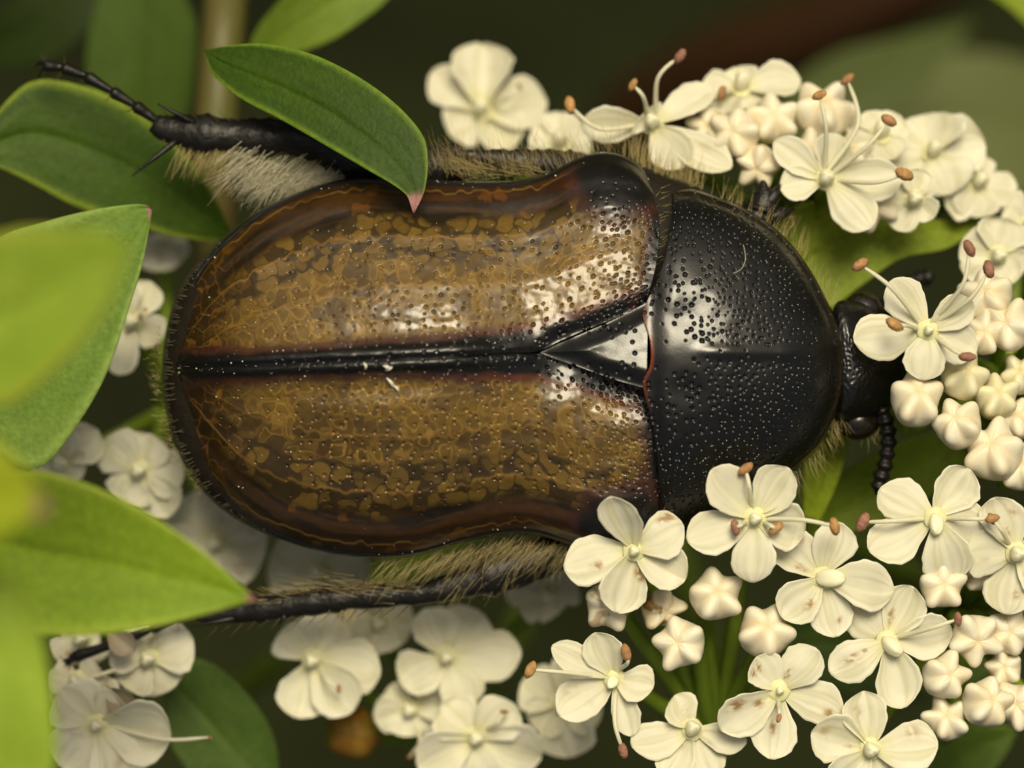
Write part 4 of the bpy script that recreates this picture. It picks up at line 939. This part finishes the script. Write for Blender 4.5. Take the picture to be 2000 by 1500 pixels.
leaf([(1570, 1010), (1570, 900), (1590, 800), (1625, 740)],
     [(1600, 1020), (1640, 930), (1660, 830), (1630, 740)],
     -3.6, -3.2, 'narrow green leaf blade behind the pronotum margin', lin(126, 148, 32), lin(144, 160, 46), bow=0.03, fold=0.1, seed=13)
leaf([(1520, 1260), (1600, 1180), (1720, 1160), (1860, 1200), (1960, 1290)],
     [(1525, 1270), (1600, 1330), (1720, 1370), (1850, 1360), (1960, 1300)],
     -10.0, -11.0, 'dark green leaf deep behind the open flowers', lin(58, 80, 18), lin(76, 98, 26), bow=0.05, fold=0.08, seed=14)
leaf([(1980, 1420), (1900, 1400), (1840, 1420), (1760, 1480), (1700, 1560)],
     [(1985, 1430), (1960, 1480), (1900, 1540), (1820, 1590), (1702, 1566)],
     -8.0, -9.0, 'green blurred leaf beneath the round buds of the packed cluster', lin(74, 98, 26), lin(96, 118, 36), bow=0.05, fold=0.08, seed=15)
leaf([(1800, -60), (1870, -40), (1950, 0), (2020, 60), (2100, 140)],
     [(1800, -64), (1900, -100), (2000, -80), (2080, -10), (2100, 138)],
     -16.0, -14.0, 'bright green blurred leaf in the upper corner above the flower bunch', lin(120, 140, 26), lin(140, 158, 40), bow=0.05, fold=0.1, seed=16, group=None)
leaf([(1640, 260), (1760, 130), (1900, 100), (2060, 140), (2200, 260)],
     [(1645, 270), (1760, 330), (1900, 380), (2060, 380), (2200, 270)],
     -42.0, -46.0, 'dull grey-green leaf far behind the upper flower bunch', lin(98, 106, 62), lin(112, 118, 74), bow=0.2, fold=0.05, seed=17)
leaf([(1500, 330), (1520, 200), (1620, 110), (1760, 70), (1900, 40)],
     [(1505, 335), (1600, 330), (1700, 270), (1800, 170), (1902, 44)],
     -34.0, -36.0, 'murky olive leaf far behind the blurred round buds', lin(70, 82, 34), lin(80, 92, 40), bow=0.1, fold=0.05, seed=18)
leaf([(-60, 120), (0, 20), (80, -40), (160, -60), (220, -40)],
     [(-60, 126), (30, 130), (110, 110), (180, 50), (222, -36)],
     -20.0, -18.0, 'very dark leaf behind the beetle claw in the upper corner', lin(38, 52, 12), lin(48, 64, 16), bow=0.1, fold=0.05, seed=19)
# upright pale stem between the leaves and a reddish twig far behind
c = spline([P(425, 560, -13), P(418, 330, -12), P(428, 160, -12), P(440, 0, -13), P(450, -200, -18)], 40)
V, F = tube(c, 0.75, 14); kk = np.repeat(np.linspace(0, 1, 40), 14); cc = mixc(np.broadcast_to(lin(92, 94, 44), (560, 3)), lin(88, 66, 44), 0.7 * vnoise(kk * 6, np.tile(np.arange(14) / 4, 40), 3))
tag(mesh_obj('pale_stem', V, F, M['stem'], base=c[0], col=np.concatenate([cc, cc[:2]])), 'pale brownish stem rising behind the base of the dark pointed leaf', 'stem')
c = spline([P(1250, 240, -62), P(1420, 130, -55), P(1600, 60, -50), P(1800, -40, -46), P(2000, -140, -44)], 30)
V, F = tube(c, np.linspace(2.2, 1.5, 30), 14)
tag(mesh_obj('twig', V, F, M['stem'], base=c[0], col=lin(58, 36, 18)), 'reddish brown blurred twig far behind the upper flower bunch', 'twig')
# distant yellow-green fruit below the shaded flowers
V, F = ball(P(690, 1432, -7.5), np.array([0.95, 0.85, 0.8]), None, 20, 26, lambda t, p: 1 + 0.05 * np.cos(5 * p))
cc = mixc(np.broadcast_to(lin(128, 128, 40), V.shape), lin(150, 96, 40), vnoise(V[:, 0] * 1.6 + 30, V[:, 1] * 1.6 + 30, 2))
fr = thing('seed_head', P(690, 1432, -8.4), 'blurred yellow-green seed head below the shaded flowers', 'seed head')
mesh_obj('capsule', V, F, M['bud'], fr, col=cc)
N_ = NODES['under']; c = spline([P(690, 1432, -8.0), P(740, 1440, -10.5), N_], 16); V, F = tube(c, 0.2, 10); mesh_obj('pedicel', V, F, M['stem'], fr, col=lin(132, 156, 52))
# withered brown petals at the corner flower
for (x0, y0, x1, y1, lb) in ((205, 1345, 262, 1392, 'curled orange-brown withered petal lying on the corner flower'), (210, 1230, 262, 1275, 'crumpled brown withered petal beside the beetle claw')):
    o = thing('withered_petal', P(x0, y0, -2.0), lb, 'petal')
    petal({'o': o, 'up': np.array([0, 0, 1.0])}, P(x0, y0, -1.9), P(x1, y1, -1.6), 0.42, np.random.default_rng(int(x1)), 0.6, 0, lin(120, 72, 30) * 0.8)

for o in scene.objects:
    if '_b' in o: del o['_b']
